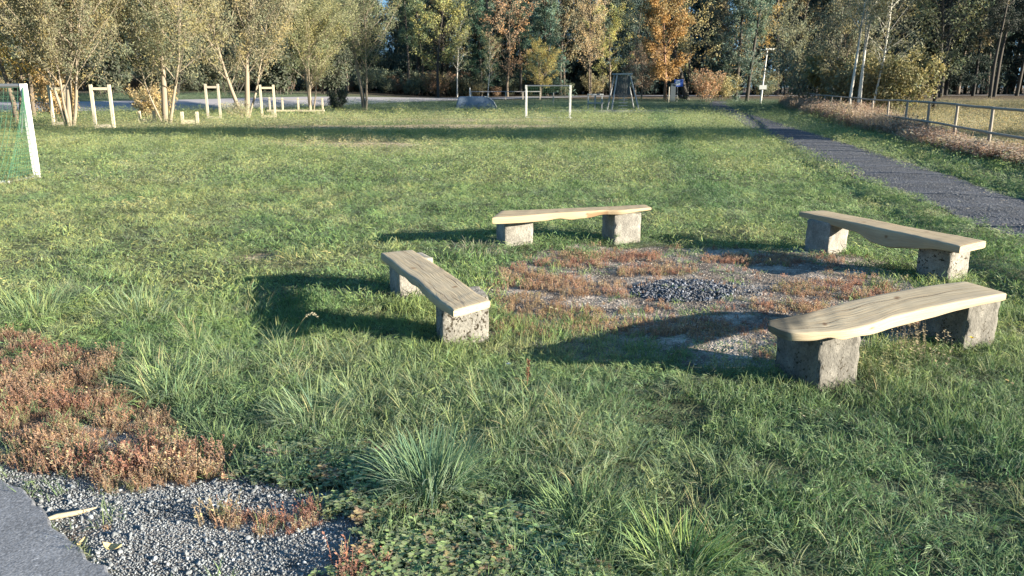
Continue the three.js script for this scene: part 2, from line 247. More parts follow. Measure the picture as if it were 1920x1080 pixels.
// longer blades leaning over in the foreground
scatter('long_grass', [21, 22, 23, 24].map((s) => tuftGeo(s, 34, 0.06, 0.2, 0.0042, 1.35, 5, 0.1, true)), fill(15, -2.15, -8, 60, (x, z, r) => {
  if (noGrass(x, z) || inRing(x, z) || inRed(x, z) || inGravel(x, z)) return null;
  const t = tall(x, z), b = FB(x * 1.3 + 70, z * 1.3, 3); if (r() > 0.14 * (1 - ss(5, 7, -z)) + 0.85 * t * ss(0.28, 0.5, b) + (b > 0.6 ? 0.15 : 0)) return null;
  const c = mix3(mix3(lawn(x, z), [0.23, 0.32, 0.17], 0.65), [0.38, 0.38, 0.22], r() < 0.2 ? 0.6 : 0), v = 0.8 + 0.4 * r(), s = (0.55 + 0.5 * r()) * (0.7 + 0.4 * t);
  return [x, z, s * 1.1, s, r() * 6.283, [c[0] * v, c[1] * v, c[2] * v]];
}), grassMat, 'long pale grass leaning over along the edge of the gravel');
// reddish low weeds
function sprigGeo(seed, n, hgtS, leaf, rad, flat = 0, per = 5) {
  const r = RNG(seed), G = new Geo();
  for (let k = 0; k < n; k++) {
    const a = r() * 6.2832, q = Math.sqrt(r()) * rad, x = Math.cos(a) * q, z = Math.sin(a) * q, h = hgtS * (0.45 + 0.75 * r()), lx = (r() - 0.5) * h * 0.9, lz = (r() - 0.5) * h * 0.9, b = 0.7 + 0.6 * r(), sc = [0.9 * b, 0.8 * b, 0.7 * b];
    G.tube([[x, -0.01, z, 0.0012], [x + lx * 0.4, h * 0.55, z + lz * 0.4, 0.001], [x + lx, h, z + lz, 0.0006]], 3, sc);
    const m = per + Math.floor(r() * per);
    for (let j = 0; j < m; j++) {
      const t = flat ? 0.7 + 0.3 * r() : (j + 0.6) / m, px = x + lx * t, pz = z + lz * t, py = h * t, az = r() * 6.2832, up = flat ? 0.25 * r() : 0.3 + 0.7 * r(), l = leaf * (0.6 + 0.8 * r()), c = Math.cos(az), s = Math.sin(az), w = l * 0.36, v = 0.7 + 0.65 * r(), t2 = r(), col = t2 < 0.2 ? [1.25 * v, 1.45 * v, v] : [v, v, v];
      G.quad([px, py, pz], [px + c * l * 0.5 - s * w, py + up * l * 0.5, pz + s * l * 0.5 + c * w], [px + c * l, py + up * l * 0.8, pz + s * l], [px + c * l * 0.5 + s * w, py + up * l * 0.5, pz + s * l * 0.5 - c * w], col);
    }
  }
  return G.build();
}
const redCol = (x, z, r) => { const b = FB(x * 2.4 + 5, z * 2.4, 3), v = 0.75 + 0.5 * r(); let c = mix3([0.36, 0.155, 0.11], [0.41, 0.255, 0.16], ss(0.35, 0.65, b)); if (r() < 0.1) c = [0.24, 0.25, 0.11]; if (r() < 0.2) c = [0.48, 0.38, 0.25]; return [c[0] * v, c[1] * v, c[2] * v]; };
scatter('red_weeds', [31, 32, 33, 34].map((s) => sprigGeo(s, 13, 0.085, 0.0095, 0.055, 0, 9)), fill(16, -2.2, -7.2, 420, (x, z, r) => {
  if (!inRed(x, z) || onAsphalt(x - 0.03, z - 0.03)) return null; const d = FB(x * 3.4, z * 3.4 + 9, 4); if (d < 0.28 + 0.1 * r() || r() > 0.85) return null;
  const s = (0.35 + 0.75 * r()) * (0.5 + 0.9 * ss(0.3, 0.7, d)); return [x, z, s, s, r() * 6.28, redCol(x, z, r)];
}), grassMat, 'rust red weeds spreading over the verge beside the gravel');
scatter('ring_weeds', [35, 36, 37].map((s) => sprigGeo(s, 13, 0.065, 0.0105, 0.06, 0, 8)), fill(17, -4.9, -10.3, 260, (x, z, r) => {
  if (!inRing(x, z)) return null; const e = ELL(RINGRED, x, z); const d = FB(x * 3.1, z * 3.1 + 9, 3); if (r() > (e * (0.2 + 1.2 * d) + 0.06) * 0.95) return null;
  const s = 0.35 + 0.7 * r(); let c = redCol(x, z, r); if (x < 1 && z > -7.6) c = mix3(c, [0.30, 0.23, 0.11], 0.55); c = mix3(c, [0.42, 0.24, 0.13], 0.25); return [x, z, s, s, r() * 6.28, c];
}), grassMat, 'low red and tan weeds on the bare earth inside the bench ring');
// green leafy ground cover along the gravel
const COVER = [[-0.2, -2.95, 0.6, 0.55], [-1.05, -3.95, 0.45, 0.28], [0.3, -2.6, 0.5, 0.4], [-0.75, -3.5, 0.25, 0.2], [0.55, -2.4, 0.4, 0.3]];
scatter('ground_cover', [38, 39, 40].map((s) => sprigGeo(s, 9, 0.045, 0.02, 0.05, 1)), fill(18, -2.1, -4.6, 420, (x, z, r) => {
  const [a, b] = warp(x, z, 0.15); if (onAsphalt(x, z) || r() > ELL(COVER, a, b)) return null; const s = 0.7 + 0.6 * r(), v = 0.75 + 0.5 * r(); let c = [0.27, 0.33, 0.17]; if (r() < 0.12) c = [0.46, 0.32, 0.2]; if (x > 0 && r() < 0.4) c = [0.22, 0.32, 0.2]; return [x, z, s, s, r() * 6.28, [c[0] * v, c[1] * v, c[2] * v]];
}), grassMat, 'small leaved green and rusty ground cover beside the gravel');
// stones
function stoneGeo(seed) { const g = new THREE.IcosahedronGeometry(1, 1), p = g.attributes.position, r = RNG(seed), ax = [0.7 + r() * 0.6, 0.5 + r() * 0.3, 0.7 + r() * 0.5]; for (let i = 0; i < p.count; i++) { const x = p.getX(i), y = p.getY(i), z = p.getZ(i), k = 0.72 + 0.5 * N(x * 1.6 + seed * 7, y * 1.6 + z * 2.1); p.setXYZ(i, x * k * ax[0], y * k * ax[1], z * k * ax[2]); } g.deleteAttribute('uv'); g.computeVertexNormals(); return g; }
const stones = [1, 2, 3, 4, 5].map(stoneGeo), stoneMat = mat([1, 1, 1], 0.8);
const stoneCol = (r) => { const v = 0.15 + 0.2 * r() * r() + (r() < 0.04 ? 0.2 : 0); return [v * 0.95, v * 1.05, v * 1.18]; };
scatter('gravel', stones, fill(19, -2.15, -4.7, 9000, (x, z, r) => { if (!inGravel(x, z) || onAsphalt(x + 0.02, z + 0.02) || (inRed(x, z) && r() < 0.6)) return null; const s = 0.0025 + 0.0055 * r() * r() + (r() < 0.015 ? 0.008 : 0); return [x, z, s, s, r() * 6.28, stoneCol(r), s * 0.3, r() * 3, r() * 3]; }), stoneMat, 'loose grey crushed gravel between asphalt and weeds');
scatter('ring_gravel', stones, fill(20, -4.9, -10.3, 500, (x, z, r) => { if (!inRing(x, z) || r() > 0.75) return null; const s = 0.004 + 0.008 * r() * r(), v = 0.15 + 0.3 * r(); return [x, z, s * 1.2, s, r() * 6.28, [v, v * 0.93, v * 0.86], s * 0.2]; }), stoneMat, 'scattered grit on the bare earth of the bench ring');
scatter('path_gravel', stones, (() => { const r = RNG(44), l = []; for (let k = 0; k < 16000; k++) { const z = -7.5 - 34 * r() * r(), x = mix(pathX(z, 1), pathX(z, 2), 0.03 + 0.94 * r()), s = 0.006 + 0.014 * r() * r(), v = 0.08 + 0.13 * r(), q = (x - pathX(z, 1)) / (pathX(z, 2) - pathX(z, 1)); l.push([x, z, s, s * 0.8, r() * 6.28, [v * 0.95, v * 1.02, v * 1.15], 0.012 + 0.03 * (1 - (2 * q - 1) ** 2)]); } return l; })(), stoneMat, 'loose coarse grit on the surface of the footpath');
{ // heap of dark crushed stone in the middle of the ring
  const r = RNG(77), l = []; for (let k = 0; k < 2600; k++) { const a = r() * 6.28, q = Math.sqrt(r()), X = 1.72 + Math.cos(a) * q * (0.52 + (k % 4 === 0 && Math.cos(a) > 0 ? 0.5 * r() : 0)), Z = -7.62 + Math.sin(a) * q * 0.42, s = 0.007 + 0.014 * r() * r(), v = 0.045 + 0.11 * r() + (r() < 0.22 ? 0.25 * r() : 0); l.push([X, Z, s, s, r() * 6.28, [v * 0.92, v * 1.02, v * 1.25], 0.005 + 0.035 * (1 - q * q) * (0.4 + 0.6 * r()), r() * 3, r() * 3]); }
  scatter('fire_pit', stones, l, stoneMat, 'low heap of dark crushed stone and charcoal in the middle of the bench ring');
}
// dry weeds along the fence, strip between path and fence
function weedGeo(seed, n, h, rad, lk = 1) {
  const r = RNG(seed), G = new Geo();
  for (let k = 0; k < n; k++) {
    const a = r() * 6.28, q = Math.sqrt(r()) * rad, x = Math.cos(a) * q, z = Math.sin(a) * q, H = h * (0.45 + 0.65 * r()), lx = (r() - 0.5) * H * 0.5, lz = (r() - 0.5) * H * 0.5, v = 0.7 + 0.6 * r();
    G.tube([[x, -0.02, z, 0.005 * lk], [x + lx * 0.5, H * 0.5, z + lz * 0.5, 0.004 * lk], [x + lx, H, z + lz, 0.002 * lk]], 3, [v, v, v]);
    for (let j = 0; j < 9; j++) { const t = 0.3 + 0.7 * r(), px = x + lx * t, py = H * t, pz = z + lz * t, az = r() * 6.28, l = (0.05 + 0.06 * r()) * lk, c = Math.cos(az), s = Math.sin(az), u = (r() - 0.3) * l, w = l * 0.3, b = 0.6 + 0.8 * r(); G.quad([px, py, pz], [px + c * l * 0.5 - s * w, py + u * 0.6, pz + s * l * 0.5 + c * w], [px + c * l, py + u, pz + s * l], [px + c * l * 0.5 + s * w, py + u * 0.6, pz + s * l * 0.5 - c * w], [b, b, b]); }
  }
  return G.build();
}
{
  const r = RNG(5), l = [];
  for (let z = -9; z > -80; z -= 0.16) for (let k = 0; k < 5; k++) {
    const f = fenceX(z), w = mix(1.5, 2.4, ss(20, 40, -z)), x = f + 0.55 - w * r() + (N(z * 0.4, 2) - 0.5) * 0.9; if (onPath(x, z, 0.5)) continue;
    const b = FB(x * 0.4, z * 0.25, 3), v = 0.7 + 0.6 * r(); let c = mix3([0.42, 0.32, 0.19], [0.37, 0.22, 0.13], ss(0.4, 0.65, b)); if (-z > 34) c = mix3(c, [0.34, 0.23, 0.17], 0.6); if (r() < 0.2) c = [0.46, 0.38, 0.22];
    const s = 0.7 + 0.5 * r(); l.push([x, z, s, s * (0.75 + 0.5 * b) * mix(0.5, 1.2, ss(26, 42, -z)), r() * 6.28, [c[0] * v, c[1] * v, c[2] * v]]);
  }
  scatter('dry_weeds', [51, 52, 53, 54].map((s) => weedGeo(s, 12, 0.75, 0.22)), l, grassMat, 'tall rusty brown dry weeds growing through the fence along the path');
}

{ const r = RNG(92), l = fill(23, -2.3, -22, 1.6, (x, z, q) => noGrass(x, z) || q() < 0.3 ? null : [x, z, 0.4 + 0.5 * q(), 0.6, q() * 6.28, [[0.5, 0.4, 0.22], [0.42, 0.25, 0.13], [0.5, 0.42, 0.3]][Math.floor(q() * 3)], 0.03]); scatter('fallen_leaves', [63, 64].map((q) => sprigGeo(q, 2, 0.02, 0.045, 0.12, 1, 1)), l, grassMat, 'a few dry fallen leaves lying on the lawn'); }
{ const r = RNG(91), l = []; for (let k = 0; k < 700; k++) { const z = -8 - 60 * r(), e = r(), x = mix(pathX(z, 1), pathX(z, 2), e < 0.5 ? e * e * 1.2 : 1 - (1 - e) ** 2 * 1.2), v = 0.7 + 0.5 * r(), s = 0.5 + 0.7 * r(); l.push([x, z, s, s, r() * 6.28, r() < 0.6 ? [0.4 * v, 0.3 * v, 0.16 * v] : [0.2 * v, 0.22 * v, 0.1 * v], 0.035]); }
  scatter('leaf_litter', [61, 62].map((q) => sprigGeo(q, 3, 0.012, 0.05, 0.16, 1, 1)), l, grassMat, 'fallen brown leaves scattered along the edges of the footpath'); }
// ---------------------------------------------------------------- benches
const woodMap = (seed, warm) => tex(1024, 256, (u, v) => {
  const w = FB(u * 5 + seed, v * 3, 3), g = FB(u * 9 + seed * 3, (v + (w - 0.5) * 0.16) * 46, 3), k = FB(u * 60, v * 260 + seed, 2), st = ss(0.55, 0.75, FB(u * 2.4 + seed * 5, v * 3.2, 3));
  let c = mix3([228, 212, 180], [208, 184, 146], ss(0.35, 0.72, g) * 0.5); c = mix3(c, [190, 170, 142], st * 0.3); const d = (k - 0.5) * 26; c = [c[0] + d, c[1] + d, c[2] + d];
  for (const [kx, ky] of [[0.31, 0.42], [0.66, 0.2], [0.52, 0.75]]) { const e = Math.hypot((u - kx - seed * 0.01) * 4, v - ky); if (e < 0.06) c = mix3(c, [120, 80, 48], (1 - e / 0.06) * 0.8); }
  for (const [cx, cy, cl] of [[0.12, 0.3, 0.16], [0.55, 0.5, 0.22], [0.86, 0.2, 0.18], [0.4, 0.12, 0.12], [0.7, 0.4, 0.1]]) { const q = (u - ((cx + seed * 0.17) % 1)) / cl, e = Math.abs(v - cy - (w - 0.5) * 0.05 - 0.012 * Math.sin(u * 40)); if (Math.abs(q) < 1 && e < 0.007 * (1 - q * q)) c = mix3(c, [86, 62, 42], 0.75); }
  const gr = ss(0.52, 0.72, FB(u * 7 + seed * 2, v * 5, 4)); c = mix3(c, [180, 170, 154], gr * 0.3);
  return mix3(c, [c[0] * 0.98, c[1] * 0.9, c[2] * 0.8], warm);
});
const woodBump = tex(1024, 256, (u, v) => { const w = FB(u * 5, v * 3, 3), g = FB(u * 9, (v + (w - 0.5) * 0.16) * 60, 4) * 255; return [g, g, g]; }, false);
// a sawn live-edge plank: rows of [back x, back z, front x, front z, thickness]; tint(s, k) gives a vertex colour
function plank(rows, yTop, cx, cz, tint) {
  const K = 24, n = 60, p = [], uv = [], col = [], idx = [], at = (s) => { const q = s * (rows.length - 1), i = Math.min(Math.floor(q), rows.length - 2), t = q - i, f = (j) => { const P = (m) => rows[Math.max(0, Math.min(rows.length - 1, m))][j]; const a = P(i - 1), b = P(i), c = P(i + 1), d = P(i + 2); return b + 0.5 * t * (c - a + t * (2 * a - 5 * b + 4 * c - d + t * (3 * (b - c) + d - a))); }; return [0, 1, 2, 3, 4].map(f); };
  for (let i = 0; i <= n; i++) {
    const s = i / n, [bx, bz, fx, fz, th] = at(s), endIn = Math.min(1, Math.min(s, 1 - s) * 40) ** 0.5;
    for (let k = 0; k < K; k++) {
      const a = (k / K) * 6.2832, C = Math.cos(a), S = Math.sin(a), e = 0.22, X = Math.sign(C) * Math.abs(C) ** e, Y = Math.sign(S) * Math.abs(S) ** e; // rounded rectangle
      const t = 0.5 + 0.5 * X * (0.985 + 0.015 * endIn), w = 0.004 * (N(s * 30, k * 0.9) - 0.5), y = yTop - th / 2 + Y * th / 2 * (0.9 + 0.1 * endIn) + w + (Y < 0 ? (N(s * 14, 5) - 0.5) * 0.02 : 0);
      p.push(mix(bx, fx, t) - cx, y, mix(bz, fz, t) - cz); uv.push(s, Y > 0 ? t * 0.62 : 0.62 + 0.38 * (1 - Y) * 0.5); col.push(...tint(s, t, Y));
    }
  }
  for (let i = 0; i < n; i++) for (let k = 0; k < K; k++) { const a = i * K + k, b = i * K + (k + 1) % K; idx.push(a, b, a + K, b, b + K, a + K); }
  for (const [row, flip] of [[0, 1], [n, 0]]) { const m = p.length / 3; let x = 0, y = 0, z = 0; for (let k = 0; k < K; k++) { const o = (row * K + k) * 3; x += p[o]; y += p[o + 1]; z += p[o + 2]; } p.push(x / K, y / K, z / K); uv.push(row / n, 0.3); col.push(...tint(row / n, 0.5, 0)); const base = p.length / 3; for (let k = 0; k < K; k++) { const o = (row * K + k) * 3; p.push(p[o], p[o + 1], p[o + 2]); uv.push(0.3 + 0.02 * Math.cos(k), 0.3 + 0.1 * Math.sin(k)); col.push(...tint(row / n, 0.5, 0)); } for (let k = 0; k < K; k++) { const a = base + k, b = base + (k + 1) % K; flip ? idx.push(m, b, a) : idx.push(m, a, b); } }
  const g = new THREE.BufferGeometry(); g.setAttribute('position', new THREE.Float32BufferAttribute(p, 3)); g.setAttribute('uv', new THREE.Float32BufferAttribute(uv, 2)); g.setAttribute('color', new THREE.Float32BufferAttribute(col, 3)); g.setIndex(idx); g.computeVertexNormals();
  return g;
}
const concreteMap = (seed, spots, tone = 1) => tex(512, 512, (u, v) => {
  const a = FB(u * 5 + seed, v * 5, 4), b = FB(u * 40 + seed, v * 40, 3), st = FB(u * 14 + seed * 2, v * 2.2, 3), sp = FB(u * 24 + seed * 7, v * 24, 4) * 0.8 + 0.25 * (FB(u * 4 + seed, v * 4 + 3, 2) - 0.4);
  let g = (178 + (a - 0.5) * 80 + (b - 0.5) * 60 - ss(0.6, 0.85, st) * 16) * tone; let c = [g, g * 0.985, g * 0.955];
  const m = ss(spots, spots + 0.06, sp * 0.75 + 0.25 * b); c = mix3(c, [62, 56, 44], m * 0.9); c = mix3(c, [120, 124, 84], ss(0.7, 0.95, 1 - v) * ss(0.45, 0.6, b) * 0.5);
  if (PN(u * 90, v * 90 + seed, 90) > 0.96) c = c.map((q) => q * 0.6); return c;
});
const concreteBump = tex(512, 512, (u, v) => { const g = FB(u * 30, v * 30, 4) * 180 + (PN(u * 80, v * 80, 80) > 0.9 ? -70 : 0) + 50; return [g, g, g]; }, false);
const CM = [concreteMap(1, 0.66), concreteMap(4, 0.5, 0.98), concreteMap(9, 0.7, 1.02), concreteMap(13, 0.55, 0.94), concreteMap(17, 0.56, 0.8)].map((t) => new THREE.MeshStandardMaterial({ map: t, bumpMap: concreteBump, bumpScale: 0.006, roughness: 0.95, color: new THREE.Color().setRGB(0.56, 0.56, 0.56) }));
function blockGeo(seed, w, h, d) {
  const g = new THREE.BoxGeometry(w, h, d, 14, 14, 14), p = g.attributes.position, R = 0.02;
  for (let i = 0; i < p.count; i++) {
    let x = p.getX(i), y = p.getY(i), z = p.getZ(i); const cx = Math.max(-w / 2 + R, Math.min(w / 2 - R, x)), cy = Math.max(-h / 2 + R, Math.min(h / 2 - R, y)), cz = Math.max(-d / 2 + R, Math.min(d / 2 - R, z)), dx = x - cx, dy = y - cy, dz = z - cz, L = Math.hypot(dx, dy, dz);
    if (L > 0) { const chip = L > R * 1.2 ? 1 - 1.1 * ss(0.45, 0.9, N(x * 16 + seed * 5, y * 16 + z * 19)) : 1; x = cx + dx / L * R * chip; y = cy + dy / L * R * chip; z = cz + dz / L * R * chip; }
    const n = (N(x * 9 + seed * 3, y * 9 + z * 7) - 0.5) * 0.014; p.setXYZ(i, x * (1 + n), y, z * (1 + n));
  }
  g.computeVertexNormals(); return g;
}
// blocks: [left front corner x, z, turn in degrees, width, depth, concrete kind]; each bench top lies 0.45 m up
function bench(label, rows, yTop, tint, wood, blocks) {
  const a = rows[0], b = rows[rows.length - 1], cx = (a[0] + a[2] + b[0] + b[2]) / 4, cz = (a[1] + a[3] + b[1] + b[3]) / 4;
  const t = thing('bench', label, 'bench', [cx, 0, cz], 0, 'rough plank benches on concrete blocks round the fire pit');
  mesh('seat', plank(rows, yTop, cx, cz, tint), wood, t);
  blocks.forEach(([x, z, turn, w, d, k, hh, lab], i) => { const T = turn * Math.PI / 180, g = blockGeo(i + cx * 3, w, hh + 0.08, d), o = mesh('support_block', g, CM[k], t); o.position.set(x + Math.cos(T) * w / 2 - Math.sin(T) * d / 2 - cx, (hh - 0.08) / 2, z - Math.sin(T) * w / 2 - Math.cos(T) * d / 2 - cz); o.rotation.y = T; if (lab) o.userData.label = lab; });
  return t;
}
const woodA = (s, w) => new THREE.MeshStandardMaterial({ map: woodMap(s, w), bumpMap: woodBump, bumpScale: 0.003, roughness: 0.75, vertexColors: true, color: new THREE.Color().setRGB(0.56, 0.57, 0.6) });
const plain = (s, t, Y) => { const b = 0.94 + 0.1 * N(s * 12, t * 4); return [b, b, b]; };
const barky = (s, t, Y) => { const b = Y < 0.2 && t > 0.85 ? 0.82 + 0.25 * N(s * 15, 2) : 0.95 + 0.1 * N(s * 12, t * 4); return [b, b * 0.97, b * 0.93]; };
bench('left plank bench by the fire pit with a wavy edge and moss spotted block', [[-0.97, -7.51, -1.26, -7.36, 0.07], [-0.80, -7.12, -1.11, -7.02, 0.07], [-0.64, -6.77, -0.95, -6.62, 0.07], [-0.50, -6.44, -0.78, -6.26, 0.075], [-0.37, -6.12, -0.64, -5.88, 0.075], [-0.27, -5.86, -0.52, -5.59, 0.075], [-0.16, -5.64, -0.42, -5.37, 0.07]], 0.45, plain, woodA(1, 0.15),
  [[-0.55, -5.92, 14, 0.38, 0.36, 1, 0.38, 'concrete block with dark moss spots'], [-1.08, -7.3, 28, 0.36, 0.3, 2, 0.38]]);
bench('plank bench at the far side of the fire pit with a notched front edge', [[-0.13, -9.98, -0.24, -9.42, 0.085], [0.25, -10.06, 0.16, -9.58, 0.09], [0.65, -10.16, 0.54, -9.76, 0.09], [1.0, -10.26, 0.88, -9.88, 0.1], [1.3, -10.34, 1.17, -9.99, 0.06], [1.58, -10.43, 1.45, -10.02, 0.06], [1.78, -10.5, 1.83, -10.22, 0.045]], 0.45, (s, t, Y) => { const k = Math.abs(s - 0.62) < 0.08 && Y < 0.3 ? 0.6 : 1; const b = (0.95 + 0.1 * N(s * 12, t * 4)) * k; return [b, b * (k < 1 ? 0.8 : 0.98), b * (k < 1 ? 0.65 : 0.94)]; }, woodA(2, 0.3),
  [[-0.09, -9.78, 17, 0.385, 0.42, 2, 0.36], [1.33, -10.06, 17, 0.385, 0.42, 0, 0.39]]);
bench('right plank bench nearest the path with a deep belly under its seat', [[4.0, -10.0, 3.64, -9.88, 0.06], [4.2, -9.55, 3.83, -9.42, 0.08], [4.36, -9.2, 4.0, -9.05, 0.12], [4.5, -8.85, 4.12, -8.68, 0.2], [4.64, -8.55, 4.25, -8.37, 0.17], [4.78, -8.24, 4.36, -8.02, 0.11], [4.9, -7.96, 4.46, -7.66, 0.09]], 0.45, barky, woodA(3, 0.2),
  [[3.85, -9.36, 30, 0.36, 0.36, 0, 0.39], [4.57, -7.98, 33, 0.4, 0.36, 3, 0.37, 'concrete block with a dark stained face']]);
bench('nearest plank bench of the ring with a grey weathered tip and the largest block', [[1.74, -5.1, 1.71, -4.99, 0.04], [1.88, -5.19, 1.80, -4.84, 0.055], [2.14, -5.34, 2.03, -4.85, 0.06], [2.46, -5.58, 2.29, -4.94, 0.075], [2.86, -5.83, 2.68, -5.22, 0.09], [3.3, -6.06, 3.2, -5.53, 0.085], [3.69, -6.22, 3.81, -5.83, 0.075]], 0.455, (s, t, Y) => { const g = 1 - ss(0.25, 0.31, s + (t - 0.3) * 0.17 + 0.03 * (N(t * 9, 2) - 0.5)); const b = 0.97 + 0.08 * N(s * 12, t * 4); return mix3([b, b * 0.99, b * 0.97], [0.10 + 0.2 * N(t * 14, s * 3), 0.11 + 0.2 * N(t * 14, s * 3), 0.12 + 0.2 * N(t * 14, s * 3)], g * 0.95); }, woodA(4, 0.05),
  [[2.04, -4.94, 20, 0.36, 0.45, 4, 0.395, 'largest concrete block'], [3.5, -5.77, 24, 0.37, 0.42, 4, 0.39]]);

// ---------------------------------------------------------------- single plants and small things in the foreground
function tussock(x, z, n, len, rad, lean, c, label, seed) { const m = leafMat(c, 0.3); const o = mesh('grass_tussock', tuftGeo(seed, n, rad, len, 0.005, lean, 6, 0.06, true), m, scene); o.position.set(x, hgt(x, z), z); tag(o, label, 'grass tussock', 'large grass tussocks in the foreground'); }
tussock(-0.42, -3.62, 747, 0.312, 0.157, 1.10, [0.136, 0.239, 0.132], 'large blue green tussock standing beside the small leaved ground cover', 101);
tussock(0.73, -2.95, 472, 0.223, 0.193, 1.55, [0.177, 0.287, 0.101], 'bright green spiky tussock at the bottom edge of the picture', 102);
tussock(0.33, -3.35, 337, 0.203, 0.178, 1.60, [0.160, 0.263, 0.116], 'sprawling tussock just behind the bright spiky one at the bottom edge', 103);
tussock(-1.22, -4.5, 472, 0.254, 0.208, 1.65, [0.209, 0.304, 0.163], 'pale leaning tussock behind the green and rusty ground cover', 104);
tussock(-2.32, -5.0, 382, 0.243, 0.223, 1.50, [0.193, 0.295, 0.132], 'green tussock at the top corner of the red weeds', 105);
tussock(-4.3, -6.75, 472, 0.304, 0.297, 1.50, [0.216, 0.304, 0.132], 'tall tussock above the red weeds at the left edge of the picture', 106);
tussock(-3.3, -6.75, 472, 0.284, 0.327, 1.70, [0.224, 0.304, 0.155], 'broad tussock above the red weeds and left of the bench shadow', 107);
tussock(-0.95, -4.75, 337, 0.223, 0.208, 1.60, [0.209, 0.287, 0.139], 'windblown tussock between the pale leaning one and the bench shadow', 108);
tussock(-0.42, -9.55, 427, 0.162, 0.356, 1.90, [0.321, 0.329, 0.248], 'grey withered tussock beside the left block of the far bench', 109);
{ // weeds under the nearest bench
  const dw = leafMat([0.42, 0.35, 0.22], 0.2), o = mesh('withered_weed', weedGeo(61, 34, 0.28, 0.2, 0.25), dw, scene); o.position.set(3.0, hgt(3, -5.45), -5.45); tag(o, 'withered tan weed between the two blocks of the nearest bench', 'weed');
  const o2 = mesh('withered_weed', weedGeo(63, 34, 0.2, 0.2, 0.25), leafMat([0.3, 0.3, 0.13], 0.2), scene); o2.position.set(2.6, hgt(2.6, -5.2), -5.2); tag(o2, 'greenish weed beside the lit face of the largest block', 'weed');
  const o3 = mesh('withered_weed', weedGeo(64, 30, 0.2, 0.16, 0.25), leafMat([0.28, 0.3, 0.14], 0.2), scene); o3.position.set(1.55, hgt(1.5, -5.3), -5.3); tag(o3, 'small weed in the shadow left of the largest block', 'weed');
  const d = thing('dandelion', 'yellow dandelion flower in front of the rear block of the nearest bench', 'flower', [3.4, hgt(3.4, -5.55), -5.55]);
  const G = new Geo(); G.tube([[0, -0.01, 0, 0.003], [0.01, 0.09, 0, 0.0025], [0.02, 0.17, 0, 0.002]], 5, [1, 1, 1]); mesh('stem', G.build(), mat([0.1, 0.15, 0.06]), d);
  const F = new Geo(); for (let k = 0; k < 26; k++) { const a = k * 2.4, q = 0.006 + 0.014 * (k % 3) / 2, c = Math.cos(a), s = Math.sin(a); F.quad([0.02, 0.17, 0], [0.02 + c * q - s * 0.003, 0.178, s * q + c * 0.003], [0.02 + c * q * 1.35, 0.181, s * q * 1.35], [0.02 + c * q + s * 0.003, 0.178, s * q - c * 0.003], [1, 1, 1]); } mesh('petals', F.build(), mat([0.75, 0.55, 0.02], 0.7, { side: THREE.DoubleSide }), d);
  const w = thing('daisy', 'tiny white daisy in the shaded grass left of the nearest bench', 'flower', [-0.04, hgt(0, -5.05), -5.05]);
  mesh('stem', G.build(), mat([0.1, 0.15, 0.06]), w); mesh('petals', F.build(), mat([0.75, 0.75, 0.72], 0.7, { side: THREE.DoubleSide }), w); w.scale.setScalar(0.8);
  // bent grass stalk with a seed head
  const g = thing('grass_stalk', 'bent dry grass stalk with a pale seed head in the left bench shadow', 'grass stalk', [-1.72, hgt(-1.7, -5.85), -5.85]);
  const S = new Geo(); S.tube([[0, -0.01, 0, 0.003], [0.03, 0.12, 0, 0.0025], [0.09, 0.22, 0, 0.002], [0.14, 0.27, 0, 0.0015]], 5, [1, 1, 1]); mesh('stem', S.build(), mat([0.3, 0.27, 0.15]), g);
  const Hh = new Geo(); const r = RNG(8); for (let k = 0; k < 60; k++) { const t = k / 60, x = 0.11 + 0.1 * t, y = 0.25 + 0.03 * Math.sin(t * 3) - 0.02 * t, a = r() * 6.28, l = 0.014; Hh.quad([x, y, 0], [x + 0.005, y + Math.sin(a) * l * 0.5, Math.cos(a) * l * 0.5], [x + 0.012, y + Math.sin(a) * l, Math.cos(a) * l], [x + 0.004, y + Math.sin(a) * l * 0.7, Math.cos(a) * l * 0.3], [1, 1, 1]); } mesh('seed_head', Hh.build(), mat([0.5, 0.46, 0.34], 0.8, { side: THREE.DoubleSide }), g);
  const k = mesh('dock_stalk', (() => { const q = new Geo(), r2 = RNG(31); q.tube([[0, -0.01, 0, 0.004], [0.01, 0.1, 0, 0.003], [0.02, 0.19, 0, 0.002]], 5, [1, 1, 1]); for (let j = 0; j < 90; j++) { const y = 0.06 + 0.13 * r2(), a = r2() * 6.28, l = 0.014 * (1.2 - y * 3), c = Math.cos(a), s = Math.sin(a); q.quad([0.01, y, 0], [0.01 + c * l - s * 0.004, y + 0.006, s * l + c * 0.004], [0.01 + c * l * 1.6, y + 0.012, s * l * 1.6], [0.01 + c * l + s * 0.004, y + 0.006, s * l - c * 0.004], [1, 1, 1]); } return q.build(); })(), mat([0.2, 0.1, 0.06], 0.9, { side: THREE.DoubleSide }), scene); k.position.set(0.1, hgt(0.1, -5.0), -5.0); tag(k, 'dark red dock seed stalk at the edge of the nearest bench shadow', 'weed');
  // wood splinter and dry leaves on the gravel
  const sp = new Geo(); sp.tube([[-0.11, 0.012, 0.045, 0.004], [-0.04, 0.02, 0.012, 0.014], [0.05, 0.022, -0.02, 0.012], [0.12, 0.03, -0.05, 0.003]], 6, [1, 1, 1]);
  const s1 = mesh('wood_splinter', sp.build(), mat([0.45, 0.38, 0.26]), scene); s1.position.set(-2.13, hgt(-2.13, -3.36) + 0.006, -3.36); tag(s1, 'pale wood splinter lying at the edge of the asphalt', 'splinter');
